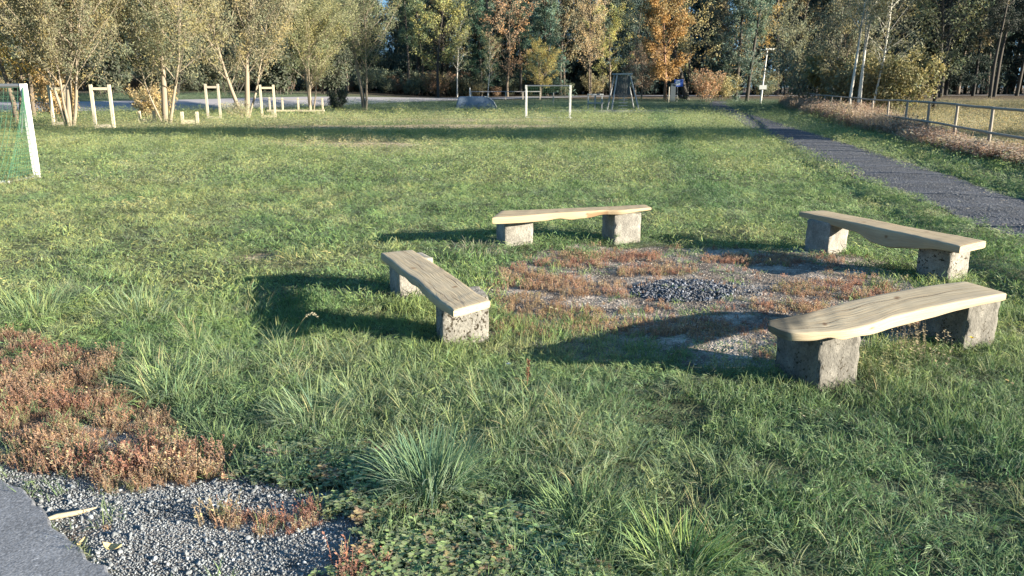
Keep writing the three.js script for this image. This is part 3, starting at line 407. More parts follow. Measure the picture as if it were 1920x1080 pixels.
  for (const [x, z, s, c, lab] of [[-1.76, -3.06, 1, [0.5, 0.4, 0.2], 'curled yellow leaf on the gravel beside the asphalt edge'], [-1.93, -3.12, 0.7, [0.42, 0.33, 0.18], 'small tan leaf on the asphalt edge behind the yellow leaf'], [-1.5, -3.72, 0.8, [0.42, 0.25, 0.16], 'curled reddish leaf on the gravel below the red weeds']]) {
    const q = new Geo(), A = 8; for (let i = 0; i < A; i++) { const t0 = i / A, t1 = (i + 1) / A, f = (t) => 0.022 * Math.sin(t * Math.PI) ** 0.7, y = (t) => 0.012 + 0.02 * (t - 0.5) ** 2 * 4, X = (t) => (t - 0.5) * 0.09; q.quad([X(t0), y(t0), 0], [X(t1), y(t1), 0], [X(t1), y(t1) + 0.012, f(t1)], [X(t0), y(t0) + 0.012, f(t0)], [1, 1, 1]); q.quad([X(t0), y(t0), 0], [X(t0), y(t0) + 0.009, -f(t0)], [X(t1), y(t1) + 0.009, -f(t1)], [X(t1), y(t1), 0], [1, 1, 1]); }
    const o4 = mesh('dry_leaf', q.build(), mat(c, 0.8, { side: THREE.DoubleSide }), scene); o4.position.set(x, hgt(x, z) + 0.012, z); o4.rotation.y = x * 9; o4.scale.setScalar(s); tag(o4, lab, 'leaf');
  }
}
// ---------------------------------------------------------------- goals
const white = mat([0.78, 0.78, 0.76], 0.4), galv = mat([0.24, 0.25, 0.26], 0.45, { metalness: 0.5 }), netM = mat([0.05, 0.16, 0.10], 0.8), netW = mat([0.12, 0.2, 0.16], 0.8);
const bar = (a, b, r, sides = 8) => { const G = new Geo(); G.tube([[...a, r], [...b, r]], sides, [1, 1, 1]); for (const [q, f] of [[0, 1], [sides, 0]]) { for (let k = 1; k < sides - 1; k++) f ? G.i.push(q, q + k + 1, q + k) : G.i.push(q, q + k, q + k + 1); } return G.build(false); };
const box = (w, h, d, x, y, z) => { const g = new THREE.BoxGeometry(w, h, d); g.translate(x, y, z); return g; };
function netGeo(P, nu, nv, r) { r *= 1.4; const G = new Geo(); for (let i = 0; i <= nu; i++) { const q = []; for (let j = 0; j <= nv; j++) q.push([...P(i / nu, j / nv), r]); G.tube(q, 3, [1, 1, 1]); } for (let j = 0; j <= nv; j++) { const q = []; for (let i = 0; i <= nu; i++) q.push([...P(i / nu, j / nv), r]); G.tube(q, 3, [1, 1, 1]); } return G.build(); }
function goal(label, pos, turn, W, H, D, r, cell) { // opening along local x from 0 to -W, net on the +z side
  const t = thing('football_goal', label, 'goal', pos, turn, 'small football goals on the field');
  for (const x of [0, -W]) mesh('post', box(2 * r, H + r, 2 * r, x, (H + r) / 2 - 0.02, 0), white, t);
  mesh('crossbar', bar([-r * 1.02, H - r * 0.2, 0], [-W + r * 1.02, H - r * 0.2, 0], r * 0.85), galv, t);
  for (const x of [0, -W]) mesh('side_bar', bar([x, 0.04, r * 1.05], [x, 0.04, D], 0.025), galv, t);
  mesh('back_bar', bar([0.04, 0.042, D + 0.027], [-W - 0.04, 0.042, D + 0.027], 0.027), white, t);
  for (const x of [0, -W]) mesh('stay', bar([x, H - 0.2, r * 1.05], [x, 0.5 * H, 0.35], 0.015), galv, t);
  const sag = (u, v) => 0.12 * Math.sin(v * 3.14);
  mesh('net', netGeo((u, v) => [-W * u, (H - 0.05) * (1 - v) + 0.05 * v - sag(u, v) * 0.7, D * v ** 1.15 - sag(u, v) * 0.4 + r], Math.round(W / cell), Math.round(Math.hypot(H, D) / cell), 0.003), netM, t).userData.kind = 'stuff';
  for (const x of [0, -W]) mesh('side_net', netGeo((u, v) => [x + 0.02 * Math.sin(u * 3.1), (H - 0.05) * (1 - v) + 0.05 * v - sag(0, v) * 0.5, (D * v ** 1.15) * u + r], Math.round(D / cell), Math.round(H / cell), 0.003), netM, t).userData.kind = 'stuff';
  return t;
}
goal('near white football goal cut off by the left edge of the picture', [-10.62, 0, -17.6], 0.06, 3, 2, 1.15, 0.055, 0.1);
goal('far white football goal standing at the other end of the field', [3.55, 0.0, -49.2], Math.PI * 2 - 0.18, 2.72, 1.98, -1.0, 0.055, 0.12);

// ---------------------------------------------------------------- wooden trail stations under the left trees
const pale = mat([0.5, 0.45, 0.35], 0.75, { bumpMap: woodBump, bumpScale: 0.003 }), paleG = mat([0.4, 0.37, 0.32], 0.8, { bumpMap: woodBump, bumpScale: 0.003 });
function pullUp(label, x, z, turn, w, h, m) {
  const t = thing('wooden_frame', label, 'exercise frame', [x, hgt(x, z), z], turn, 'tall wooden exercise frames under the trees');
  for (const s of [-1, 1]) mesh('post', box(0.12, h, 0.12, s * (w / 2 - 0.06), h / 2 - 0.03, 0), m, t);
  mesh('top_bar', box(w - 0.25, 0.12, 0.1, 0, h - 0.22, 0), m, t); mesh('bottom_board', box(w - 0.25, 0.16, 0.08, 0, 0.1, 0), m, t);
}
pullUp('tall wooden frame standing alone between the two left trees', -19.35, -38, 0.1, 0.95, 2.05, pale);
pullUp('tall wooden frame hidden partly by the leftmost tree trunks', -23.0, -40.9, 0.0, 0.95, 2.05, pale);
pullUp('tall grey wooden frame behind the shrub left of the third tree', -18.0, -48.5, 0.1, 0.85, 2.1, paleG);
pullUp('tall wooden frame just right of the third tree trunk', -15.25, -50.3, 0.1, 0.92, 2.05, pale);
function lowBars(label, x, z, turn) { const t = thing('step_bars', label, 'exercise bars', [x, hgt(x, z), z], turn, 'low wooden step frames under the trees'); for (const s of [-1, 1]) mesh('post', box(0.13, 0.68, 0.13, s * 0.38, 0.3, 0), pale, t); mesh('board', box(0.62, 0.2, 0.07, 0, 0.12, 0), pale, t); }
lowBars('low wooden frame left of the second tree trunk', -19.85, -43.6, 0.1); lowBars('low wooden frame right of the second tree trunk', -17.0, -42.3, 0.1);
{ const t = thing('balance_beam', 'low wooden beam with upright posts beside the slender fourth tree', 'balance beam', [-15.2, 0.0, -56.5], 0.02); mesh('beam', box(4.0, 0.12, 0.25, 0, 0.28, 0), pale, t); [-1.85, -0.95, 0.15, 1.0, 1.85].forEach((x, i) => mesh('post', box(0.1, i === 0 ? 1.25 : 1.15, 0.1, x, 0.58, -0.18), i ? pale : paleG, t)); mesh('hand_rope', bar([-1.85, 1.05, -0.11], [1.85, 1.05, -0.11], 0.015), paleG, t); for (const x of [-1.6, 1.6]) mesh('foot', box(0.16, 0.24, 0.3, x, 0.1, 0), paleG, t); }
// ---------------------------------------------------------------- far things: tower, ramp, sign, lamp, posts
{
  const dk = mat([0.07, 0.08, 0.085], 0.8), gr = mat([0.36, 0.38, 0.4], 0.7), t = thing('climbing_tower', 'dark wooden climbing tower on splayed legs right of the far goal', 'climbing tower', [8.55, 0.05, -63], 0.1);
  for (const [sx, sz] of [[-1, -1], [1, -1], [-1, 1], [1, 1]]) mesh('leg', bar([sx * 0.95 + (sx > 0 ? 0.3 : 0), 0, sz * 0.8], [sx * 0.5, 2.75, sz * 0.45], 0.06), gr, t);
  mesh('roof', box(1.35, 0.1, 1.2, 0, 2.8, 0), gr, t); mesh('platform', box(1.35, 0.1, 1.15, 0, 1.15, 0), dk, t);
  for (let k = 0; k < 6; k++) mesh('wall_board', box(0.15, 1.45, 0.05, -0.45 + k * 0.18, 1.95, 0.42), dk, t);
  for (let k = 0; k < 5; k++) mesh('rung', bar([-0.35, 0.2 + k * 0.22, 0.62 - k * 0.02], [0.35, 0.2 + k * 0.22, 0.62 - k * 0.02], 0.025), gr, t);
  const f = thing('low_bar_frame', 'low wooden frame between the far goal and the climbing tower', 'play frame', [6.6, 0.05, -64], 0.1); for (const x of [-0.55, 0.0, 0.55]) mesh('post', box(0.1, 1.3, 0.1, x, 0.62, 0), gr, f); mesh('top_rail', box(1.3, 0.1, 0.08, 0, 1.25, 0.092), gr, f); mesh('low_rail', box(1.3, 0.1, 0.08, 0, 0.6, 0.092), gr, f);
  const b = thing('sandpit_edging', 'long low wooden edging board under the climbing tower', 'edging', [7.8, 0.0, -61], 0); mesh('board', box(9.5, 0.22, 0.12, 0, 0.08, 0), mat([0.3, 0.31, 0.32], 0.8), b);
  // blue ramp
  const s = new THREE.Shape(); s.moveTo(-1.6, 0); s.lineTo(-1.4, 0.85); s.quadraticCurveTo(-1.3, 0.95, -1.1, 0.95); s.lineTo(0.7, 0.95); s.quadraticCurveTo(1.45, 0.85, 1.75, 0); s.lineTo(-1.6, 0);
  const rg = thing('blue_ramp', 'low blue curved ramp on the grass left of the far goal', 'ramp', [-3.2, 0.1, -69], 0.1); const eg = new THREE.ExtrudeGeometry(s, { depth: 1.6, bevelEnabled: true, bevelSize: 0.03, bevelThickness: 0.03, curveSegments: 8 }); mesh('ramp_body', eg, mat([0.2, 0.27, 0.38], 0.6), rg); mesh('edge_tube', (() => { const G = new Geo(); G.tube([[0.72, 1.0, 1.66, 0.04], [1.1, 0.9, 1.66, 0.04], [1.5, 0.6, 1.66, 0.04], [1.78, 0.06, 1.66, 0.04]], 6, [1, 1, 1]); return G.build(); })(), mat([0.5, 0.55, 0.6], 0.5), rg);
  const mp = thing('marker_post', 'thin white marker post standing behind the blue ramp', 'post', [-5.05, hgt(-5, -95), -97]); mesh('shaft', bar([0, 0, 0], [0, 1.35, 0], 0.07), white, mp); mesh('cap', bar([0, 1.355, 0], [0, 1.42, 0], 0.08), galv, mp);
  // rail along the far road
  const rl = thing('road_railing', 'low pale railing along the far road behind the blue ramp', 'railing', [0, hgt(0, -99), 0]); const A = [-4.9, -96.6], B = [3.4, -97.4]; for (let k = 0; k <= 4; k++) { const x = mix(A[0], B[0], k / 4), z = mix(A[1], B[1], k / 4); mesh('post', box(0.12, 0.9, 0.12, x, 0.4, z), paleG, rl); } mesh('rail', bar([A[0], 0.9, A[1]], [B[0], 0.9, B[1]], 0.045), mat([0.3, 0.29, 0.3], 0.6), rl);
  // notice sign and shelter post
  const sg = thing('notice_sign', 'small blue and white notice sign on posts beside the orange tree', 'sign', [18.0, hgt(18, -88), -88], -0.1); mesh('post', bar([0, 0, 0], [0, 2.1, 0], 0.05), galv, sg); mesh('panel', box(0.95, 0.75, 0.04, 0.1, 2.0, 0.075), mat([0.05, 0.12, 0.5], 0.5), sg); mesh('notice', box(0.5, 0.5, 0.012, 0.0, 2.02, 0.103), mat([0.6, 0.65, 0.75], 0.5), sg);
  const bk = thing('information_board', 'dark upright information board left of the notice sign', 'board', [17.2, hgt(17, -88), -87.6], -0.05); mesh('panel', box(0.55, 1.9, 0.08, 0.25, 1.0, 0), mat([0.06, 0.08, 0.1], 0.7), bk); mesh('post', bar([-0.18, 0, 0], [-0.18, 1.6, 0], 0.06), paleG, bk);
  for (const [x, z, h, lab] of [[11.1, -80, 1.6, 'thin grey post right of the climbing tower'], [3.9, -76, 1.2, 'short pale post behind the right post of the far goal']]) { const q = thing('bollard', lab, 'post', [x, hgt(x, z), z]); mesh('shaft', bar([0, 0, 0], [0, h, 0], 0.07), paleG, q); mesh('cap', bar([0, h + 0.003, 0], [0, h + 0.04, 0], 0.085), galv, q); }
  // street lamp
  const lp = thing('street_lamp', 'grey street lamp with a flat head where the path meets the trees', 'street lamp', [25.6, hgt(25.6, -83) - 0.1, -83]); mesh('pole', (() => { const G = new Geo(); G.tube([[0, 0, 0, 0.11], [0.12, 2.4, 0, 0.085], [0.3, 5.4, 0, 0.06]], 10, [1, 1, 1]); return G.build(); })(), mat([0.52, 0.54, 0.55], 0.4), lp); mesh('arm', bar([0.3, 5.38, 0], [-0.35, 5.44, 0.0], 0.04), mat([0.4, 0.42, 0.45], 0.4), lp); mesh('lamp_head', new THREE.BoxGeometry(0.9, 0.16, 0.34).translate(0.55, 5.5, 0), mat([0.6, 0.62, 0.62], 0.4), lp); mesh('panel', box(0.75, 0.42, 0.03, 0.1, 1.75, 0.14), mat([0.42, 0.45, 0.46], 0.6), lp);
}
// ---------------------------------------------------------------- fence along the path
{
  const wd = mat([0.29, 0.26, 0.225], 0.85, { bumpMap: woodBump, bumpScale: 0.004 }), t = thing('paddock_fence', 'weathered post and rail fence between the path and the meadow', 'fence', [0, 0, 0]);
  const P = []; let z = 1; while (z > -74) { P.push([fenceX(z) + (N(z, 3) - 0.5) * 0.06, z]); z -= 3.55; }
  const pg = new THREE.CylinderGeometry(0.045, 0.055, 1.4, 8).translate(0, 0.62, 0);
  P.forEach(([x, zz], i) => { const o = mesh('post', pg, wd, t); o.position.set(x, hgt(x, zz), zz); o.rotation.set((N(i, 7) - 0.5) * 0.06, i, (N(i, 8) - 0.5) * 0.06); });
  for (let i = 0; i < P.length - 1; i++) for (const y of [1.25, 0.62]) { const [ax, az] = P[i], [bx, bz] = P[i + 1], G = new Geo(), o = y > 1 ? -0.0 : -0.095; const sg = (N(i, y * 5) - 0.5) * 0.05; G.tube([[ax + o, y + hgt(ax, az) + (y > 1 ? 0.075 : 0), az + 0.05, 0.045], [(ax + bx) / 2 + o, y + sg + hgt(ax, az) + (y > 1 ? 0.075 : 0), (az + bz) / 2, 0.04], [bx + o, y + hgt(bx, bz) + (y > 1 ? 0.075 : 0), bz - 0.05, 0.042]], 7, [1, 1, 1]); mesh('rail', G.build(), wd, t); }
}

// ---------------------------------------------------------------- trees
const V = (a, b, s) => [a[0] + b[0] * s, a[1] + b[1] * s, a[2] + b[2] * s];
const unit = (a) => { const L = Math.hypot(...a) || 1; return a.map((q) => q / L); };
function leafQuad(G, p, r, L, W, droop, v) { const az = r() * 6.283, el = (r() - 0.5) * 2.4 - droop, d = [Math.cos(az) * Math.cos(el), Math.sin(el), Math.sin(az) * Math.cos(el)], t = r() * 6.283, n = unit([-Math.sin(az) * Math.cos(t) , Math.sin(t) * 0.8, Math.cos(az) * Math.cos(t)]), a = V(p, n, W / 2), b = V(p, n, -W / 2), m = V(p, d, L * 0.45), e = V(p, d, L); const k = G.n; G.v(...p, v); G.v(...V(m, n, W / 2), v); G.v(...e, v); G.v(...V(m, n, -W / 2), v); G.i.push(k, k + 1, k + 2, k, k + 2, k + 3); }
// grows a tree: o.stems [[base offset x, z, lean x, lean z, length, radius]], o.lv [{n, len, ang, from, up}], leaves on the last level
function growTree(seed, o) {
  const r = RNG(seed), Wd = new Geo(), Lf = new Geo();
  const bark = o.bark ?? ((p) => { const b = 0.8 + 0.4 * N(p[0] * 9 + p[1] * 3, p[2] * 9); return [b, b, b]; });
  const grow = (p, d, len, rad, lv) => {
    const n = lv === 0 ? 9 : lv === 1 ? 5 : 3, pts = [[...p, rad]]; let q = p, dir = d; const wob = o.wob ?? 0.14;
    for (let k = 1; k <= n; k++) { const up = (o.lv[lv]?.up ?? 0.03); dir = unit([dir[0] + (r() - 0.5) * wob, dir[1] + (r() - 0.5) * wob + up, dir[2] + (r() - 0.5) * wob]); q = V(q, dir, len / n); pts.push([...q, Math.max(rad * (1 - 0.86 * k / n), 0.004)]); }
    if (rad > (o.minWood ?? 0.006)) Wd.tube(pts, lv === 0 ? 8 : lv === 1 ? 5 : 3, bark);
    const c = o.lv[lv + 1];
    if (c) {
      const cnt = Math.round(c.n * (lv ? 0.7 + 0.6 * r() : 1));
      for (let k = 0; k < cnt; k++) {
        const f = c.from + (1 - c.from) * ((k + r()) / cnt), i = Math.min(n - 1, Math.floor(f * n)), t = f * n - i, P = [0, 1, 2].map((j) => mix(pts[i][j], pts[i + 1][j], t)), R = mix(pts[i][3], pts[i + 1][3], t);
        const az = k * 2.4 + r() * 1.2, e = unit([pts[i + 1][0] - pts[i][0], pts[i + 1][1] - pts[i][1], pts[i + 1][2] - pts[i][2]]), s = unit(Math.abs(e[1]) > 0.8 ? [Math.cos(az), 0, Math.sin(az)] : [Math.cos(az) * e[2], Math.sin(az), -Math.cos(az) * e[0]]), an = c.ang * (0.75 + 0.5 * r()), D = unit([e[0] * Math.cos(an) + s[0] * Math.sin(an), e[1] * Math.cos(an) + s[1] * Math.sin(an), e[2] * Math.cos(an) + s[2] * Math.sin(an)]);
        const sh = lv === 0 && o.shape ? o.shape(f) : 1 - 0.45 * f; grow(P, D, c.len * sh * (0.7 + 0.6 * r()), Math.min(R * 0.6, c.rad ?? 0.05), lv + 1);
      }
    }
    if (lv >= o.leafFrom) {
      const m = Math.round(o.leaves * (lv === o.lv.length - 1 ? 1 : 0.5) * (0.4 + 1.2 * r())), hue = r();
      for (let k = 0; k < m; k++) { const f = (o.leafStart ?? 0.15) + (1 - (o.leafStart ?? 0.15)) * r(), i = Math.min(n - 1, Math.floor(f * n)), sp = o.spread, P = [0, 1, 2].map((j) => mix(pts[i][j], pts[i + 1][j], f * n - i) + (r() - 0.5) * sp), b = 0.7 + 0.6 * r(), v = hue < 0.25 ? [b * 1.18, b * 1.05, b * 0.8] : hue > 0.8 ? [b * 0.78, b * 0.92, b * 0.95] : [b, b, b]; leafQuad(Lf, P, r, o.leafL * (0.6 + 0.8 * r()), o.leafW * (0.7 + 0.6 * r()), o.droop ?? 0, v); }
    }
  };
  for (const [x, z, lx, lz, len, rad] of o.stems) grow([x, -0.15, z], unit([lx, 1, lz]), len, rad, 0);
  return { wood: Wd.build(), leaf: Lf.build(), n: Lf.n };
}
const willow = (seed, stems) => growTree(seed, { stems, lv: [{ up: 0.02 }, { n: 18, len: 3.3, ang: 0.72, from: 0.25, up: 0.06, rad: 0.03 }, { n: 9, len: 1.3, ang: 0.65, from: 0.12, up: 0.02, rad: 0.009 }], leafFrom: 1, leaves: 66, leafL: 0.14, leafW: 0.05, spread: 0.5, wob: 0.16, shape: (f) => 0.55 + 0.75 * Math.sin(Math.min(1, f * 1.15) * 2.6), minWood: 0.005 });
const WIL = [willow(1, [[0, 0, 0.02, 0.02, 8.5, 0.17], [0.12, 0.05, 0.26, 0.1, 7.5, 0.09], [-0.15, 0, -0.2, -0.1, 7, 0.09], [0, 0.2, -0.1, 0.2, 6.5, 0.07]]), willow(2, [[0, 0, 0.04, 0.05, 8.5, 0.19], [0.2, 0, 0.3, 0.05, 7.5, 0.09], [-0.05, 0.1, -0.4, 0.15, 6.5, 0.05]]), willow(3, [[0, 0, 0.1, 0, 9, 0.16], [-0.15, 0.1, -0.2, 0.1, 7.5, 0.12], [0.1, -0.1, 0.33, -0.2, 7, 0.07]])];
const decid = (seed, H, o = {}) => growTree(seed, { stems: [[0, 0, 0.03, 0.02, H, 0.2]], lv: [{ up: 0.03 }, { n: 22, len: H * 0.3, ang: 1.0, from: 0.2, up: 0.06, rad: 0.07 }, { n: 8, len: H * 0.1, ang: 0.75, from: 0.2, up: 0.02, rad: 0.02 }], leafFrom: 1, leaves: 26, leafL: 0.24, leafW: 0.15, spread: 0.7, wob: 0.18, shape: (f) => 0.35 + 0.85 * Math.sin(f * 2.9), minWood: 0.012, ...o });
WIL.push(willow(4, [[0, 0, -0.13, 0, 8.5, 0.15], [0.1, 0.05, 0.1, 0.1, 7.5, 0.09]]));
const DEC = [decid(11, 13), decid(12, 14, { leaves: 20 }), decid(13, 12, { stems: [[0, 0, 0.02, 0, 12, 0.17], [0.2, 0.1, 0.15, 0.1, 10, 0.12]], leaves: 17 })];
const HI = decid(15, 16, { leaves: 44, lv: [{ up: 0.03 }, { n: 22, len: 4.2, ang: 1.0, from: 0.52, up: 0.06, rad: 0.07 }, { n: 8, len: 1.7, ang: 0.75, from: 0.2, up: 0.02, rad: 0.02 }] });
const barkBirch = (p) => { const b = N(p[0] * 5, p[1] * 4.5) > 0.68 ? 0.3 : 0.85 + 0.3 * N(p[1] * 9, p[2] * 3); return [b, b, b]; };
const birch = (seed, o = {}) => growTree(seed, { stems: [[0, 0, 0.03, 0.0, 14, 0.12]], lv: [{ up: 0.03 }, { n: 26, len: 3.0, ang: 0.75, from: 0.25, up: 0.0, rad: 0.03 }, { n: 7, len: 1.3, ang: 0.7, from: 0.2, up: -0.12, rad: 0.01 }], leafFrom: 1, leaves: 20, leafL: 0.14, leafW: 0.1, spread: 0.5, wob: 0.1, droop: 0.4, shape: (f) => 0.5 + 0.5 * Math.sin(f * 2.9), minWood: 0.007, bark: barkBirch, ...o });
const BIR = [birch(21), birch(22, { stems: [[0, 0, -0.02, 0.02, 14, 0.12], [0.5, 0.2, 0.08, 0.02, 13, 0.1]] }), birch(23, { stems: [[0, 0, 0.16, 0.05, 12, 0.1]] })];
BIR.push(birch(24, { lv: [{ up: 0.03 }, { n: 20, len: 2.6, ang: 0.7, from: 0.42, up: 0.0, rad: 0.03 }, { n: 7, len: 1.2, ang: 0.7, from: 0.2, up: -0.12, rad: 0.01 }] }), birch(25, { stems: [[0, 0, -0.02, 0.02, 14, 0.11], [0.45, 0.1, 0.06, 0.02, 13, 0.09]], lv: [{ up: 0.03 }, { n: 20, len: 2.6, ang: 0.7, from: 0.42, up: 0.0, rad: 0.03 }, { n: 7, len: 1.2, ang: 0.7, from: 0.2, up: -0.12, rad: 0.01 }] }));
const spruce = (seed, H) => growTree(seed, { stems: [[0, 0, 0.01, 0, H, 0.2]], lv: [{ up: 0.05 }, { n: 62, len: 3.0, ang: 1.5, from: 0.07, up: -0.02, rad: 0.03 }, { n: 7, len: 0.95, ang: 0.8, from: 0.15, up: -0.08, rad: 0.01 }], leafFrom: 1, leaves: 15, leafL: 0.34, leafW: 0.1, spread: 0.3, wob: 0.07, droop: 0.35, shape: (f) => 1.12 - f, minWood: 0.012 });
const SPR = [spruce(31, 15), spruce(32, 13)];
const pine = (seed) => growTree(seed, { stems: [[0, 0, 0.02, 0.01, 16, 0.19]], lv: [{ up: 0.06 }, { n: 24, len: 2.7, ang: 1.25, from: 0.38, up: 0.05, rad: 0.05 }, { n: 7, len: 0.9, ang: 0.8, from: 0.3, up: 0.08, rad: 0.012 }], leafFrom: 2, leaves: 34, leafL: 0.3, leafW: 0.09, spread: 0.5, wob: 0.1, shape: (f) => f < 0.55 ? 0.55 : 1.25 - f, minWood: 0.01 });
const PIN = [pine(41), pine(42)];
const bushG = (seed, o = {}) => growTree(seed, { stems: Array.from({ length: 9 }, (_, k) => [Math.cos(k * 2.4) * 0.3, Math.sin(k * 2.4) * 0.3, Math.cos(k * 2.4) * (0.25 + 0.08 * (k % 5)), Math.sin(k * 2.4) * (0.25 + 0.08 * (k % 4)), 2.4, 0.03]), lv: [{ up: 0.0 }, { n: 7, len: 1.0, ang: 0.7, from: 0.1, up: 0.04, rad: 0.012 }, { n: 4, len: 0.5, ang: 0.7, from: 0.1, up: 0, rad: 0.006 }], leafFrom: 1, leaves: 16, leafL: 0.14, leafW: 0.09, spread: 0.35, wob: 0.2, minWood: 0.006, ...o });
const BUS = [bushG(51), bushG(52, { leaves: 10 }), bushG(53, { leafL: 0.2, leafW: 0.12 })];
const bk = { pale: mat([0.27, 0.23, 0.18], 0.9, { vertexColors: true }), brown: mat([0.14, 0.115, 0.09], 0.9, { vertexColors: true }), dark: mat([0.06, 0.055, 0.05], 0.9, { vertexColors: true }), white: mat([0.55, 0.54, 0.5], 0.8, { vertexColors: true }), red: mat([0.2, 0.12, 0.08], 0.9, { vertexColors: true }) };
const lm = {}, leafOf = (c) => (lm[c] ??= leafMat(c, 0.35));
function tree(name, label, cat, src, x, z, s, turn, c, bark, group, sy) {
  const t = thing(name, label, cat, [x, hgt(x, z), z], turn, group); t.scale.set(s, sy ?? s, s);
  mesh('trunk', src.wood, bark, t); mesh('crown', src.leaf, leafOf(c), t).userData.kind = 'stuff'; return t;
}
const OLIVE = [0.230, 0.232, 0.132], TAN = [0.283, 0.266, 0.161], GREY = [0.188, 0.205, 0.135];
const wg = 'olive leaved trees along the left side of the field';
tree('willow_tree', 'leftmost olive tree with several trunks beside the near goal', 'tree', WIL[0], -22.2, -40.2, 1.0, 0.3, [0.233, 0.224, 0.132], bk.pale, wg);
tree('willow_tree', 'olive tree forking low between the two low wooden frames', 'tree', WIL[1], -18.75, -43.3, 1.05, 0, OLIVE, bk.pale, wg);
tree('willow_tree', 'tan leaved tree between the grey frame and the last tall frame', 'tree', WIL[2], -16.6, -50, 1.1, 0.2, TAN, bk.pale, wg);
tree('willow_tree', 'slender yellow green tree growing beside the balance beam', 'tree', WIL[0], -14.3, -57, 0.95, 2.2, [0.248, 0.259, 0.130], bk.pale, wg);
tree('willow_tree', 'green olive tree standing alone right of the balance beam', 'tree', WIL[3], -11.4, -62, 1.15, 0, [0.178, 0.202, 0.110], bk.pale, wg);
tree('maple_tree', 'golden orange tree above the near goal', 'tree', DEC[2], -26.6, -43, 0.85, 1, [0.395, 0.280, 0.077], bk.brown);
tree('maple_tree', 'yellow orange tree behind the leftmost olive tree', 'tree', DEC[0], -31, -52, 0.75, 2, [0.349, 0.289, 0.108], bk.brown);
// shrubs by the left trees
const bush = (label, k, x, z, s, c, sy) => tree('shrub', label, 'shrub', BUS[k], x, z, s, x, c, bk.brown, null, sy ?? s);
bush('tan leaved shrub beside the low frame left of the second tree', 0, -20.3, -45.5, 0.75, [0.390, 0.312, 0.169]);
bush('pale low shrub between the grey frame and the third tree trunk', 1, -16.9, -49.3, 0.5, [0.364, 0.364, 0.260], 0.4);
bush('small tan shrub under the golden tree by the near goal', 0, -24.5, -43.5, 0.8, [0.390, 0.286, 0.143], 1.1);
bush('dark green round bush behind the balance beam', 2, -13.2, -61, 0.5, [0.039, 0.065, 0.046], 0.65);
[[-50, -74, 1.9], [-44, -76, 2.2], [-39, -77, 2.0], [-34, -80, 2.3], [-29.5, -84, 2.2], [-25, -88, 2.4], [-21, -93, 2.3]].forEach(([x, z, s], i) => tree('hedge_bush', ['leftmost', 'second', 'third', 'fourth', 'fifth', 'sixth', 'rightmost'][i] + ' dark green bush of the row behind the road on the left', 'bush', BUS[i % 3], x, z, s, i, [0.065, 0.085, 0.052], bk.dark, 'dark bushes behind the left road'));
// far wood: front trees, one by one
const F = (name, label, src, x, z, s, c, b, sy, cat = 'tree') => tree(name, label, cat, src, x, z, s, x * 1.7, c, b, null, sy ?? s);
F('oak_tree', 'grey green tree behind the lone olive tree', DEC[1], -21, -103, 1.0, [0.238, 0.247, 0.156], bk.brown);
F('oak_tree', 'yellow green oak reaching over the dark trunks left of the ramp', DEC[0], -9.5, -104, 1.05, [0.301, 0.315, 0.117], bk.dark);
F('pine_tree', 'dark pine trunk just right of the lone olive tree', PIN[0], -13.8, -108, 1, [0.136, 0.203, 0.120], bk.dark);
F('pine_tree', 'tall dark pine trunk behind the yellow green oak', PIN[1], -12, -111, 1.05, [0.136, 0.203, 0.120], bk.dark);
F('birch_tree', 'white trunked birch left of the blue ramp', BIR[0], -7.2, -106, 0.85, [0.256, 0.284, 0.146], bk.white);
F('spruce_tree', 'blue green spruce above the blue ramp', SPR[0], -4.2, -110, 1.05, [0.081, 0.174, 0.120], bk.dark);
F('beech_tree', 'russet brown tree right of the blue green spruce', DEC[1], -0.6, -107, 0.95, [0.450, 0.295, 0.179], bk.brown);
F('birch_tree', 'thin birch under the russet tree', BIR[2], -3.2, -104, 0.6, [0.292, 0.310, 0.164], bk.white);
F('pine_tree', 'dark slim pine between russet and yellow trees', PIN[0], 1.2, -109, 1.0, [0.120, 0.216, 0.150], bk.dark);
F('spruce_tree', 'dark blue spruce behind the left post of the far goal', SPR[1], 4.6, -112, 1.25, [0.109, 0.203, 0.162], bk.dark);
F('hazel_tree', 'low yellow olive tree behind the far goal', DEC[2], 3.6, -104, 0.55, [0.369, 0.322, 0.103], bk.brown);
F('birch_tree', 'pinkish brown birch with a yellow skirt right of the far goal', BIR[1], 10.2, -105, 1.0, [0.540, 0.429, 0.266], bk.brown);
F('maple_tree', 'yellow leaved tree beside the pinkish brown birch', DEC[0], 13.4, -110, 0.85, [0.389, 0.389, 0.145], bk.brown);
F('spruce_tree', 'nearly black spruce behind the climbing tower', SPR[0], 15.9, -105, 1.2, [0.054, 0.098, 0.091], bk.dark);
F('maple_tree', 'bright orange maple left of the notice sign', decid(14, 11, { leaves: 62, spread: 0.7, shape: (f) => 0.35 + 0.62 * Math.sin(f * 2.9) }), 16.9, -89, 1.0, [0.37, 0.245, 0.10], bk.red, 0.95);
F('maple_tree', 'small dull brown tree beside the bright orange maple', DEC[2], 14.4, -90, 0.5, [0.310, 0.219, 0.156], bk.brown);
F('willow_tree', 'large leaning willow with dark limbs right of the orange maple', growTree(77, { stems: [[0, 0, 0.28, 0, 14, 0.36], [0.4, 0.1, 0.75, 0.1, 12, 0.22], [0, 0.3, 0.05, 0.2, 11, 0.16]], lv: [{ up: 0.015 }, { n: 12, len: 4, ang: 0.8, from: 0.25, up: 0.02, rad: 0.09 }, { n: 9, len: 1.8, ang: 0.7, from: 0.2, up: -0.1, rad: 0.02 }], leafFrom: 2, leaves: 22, leafL: 0.22, leafW: 0.09, spread: 0.6, wob: 0.2, droop: 0.5, minWood: 0.01 }), 20.2, -93, 1, [0.492, 0.448, 0.238], bk.dark);
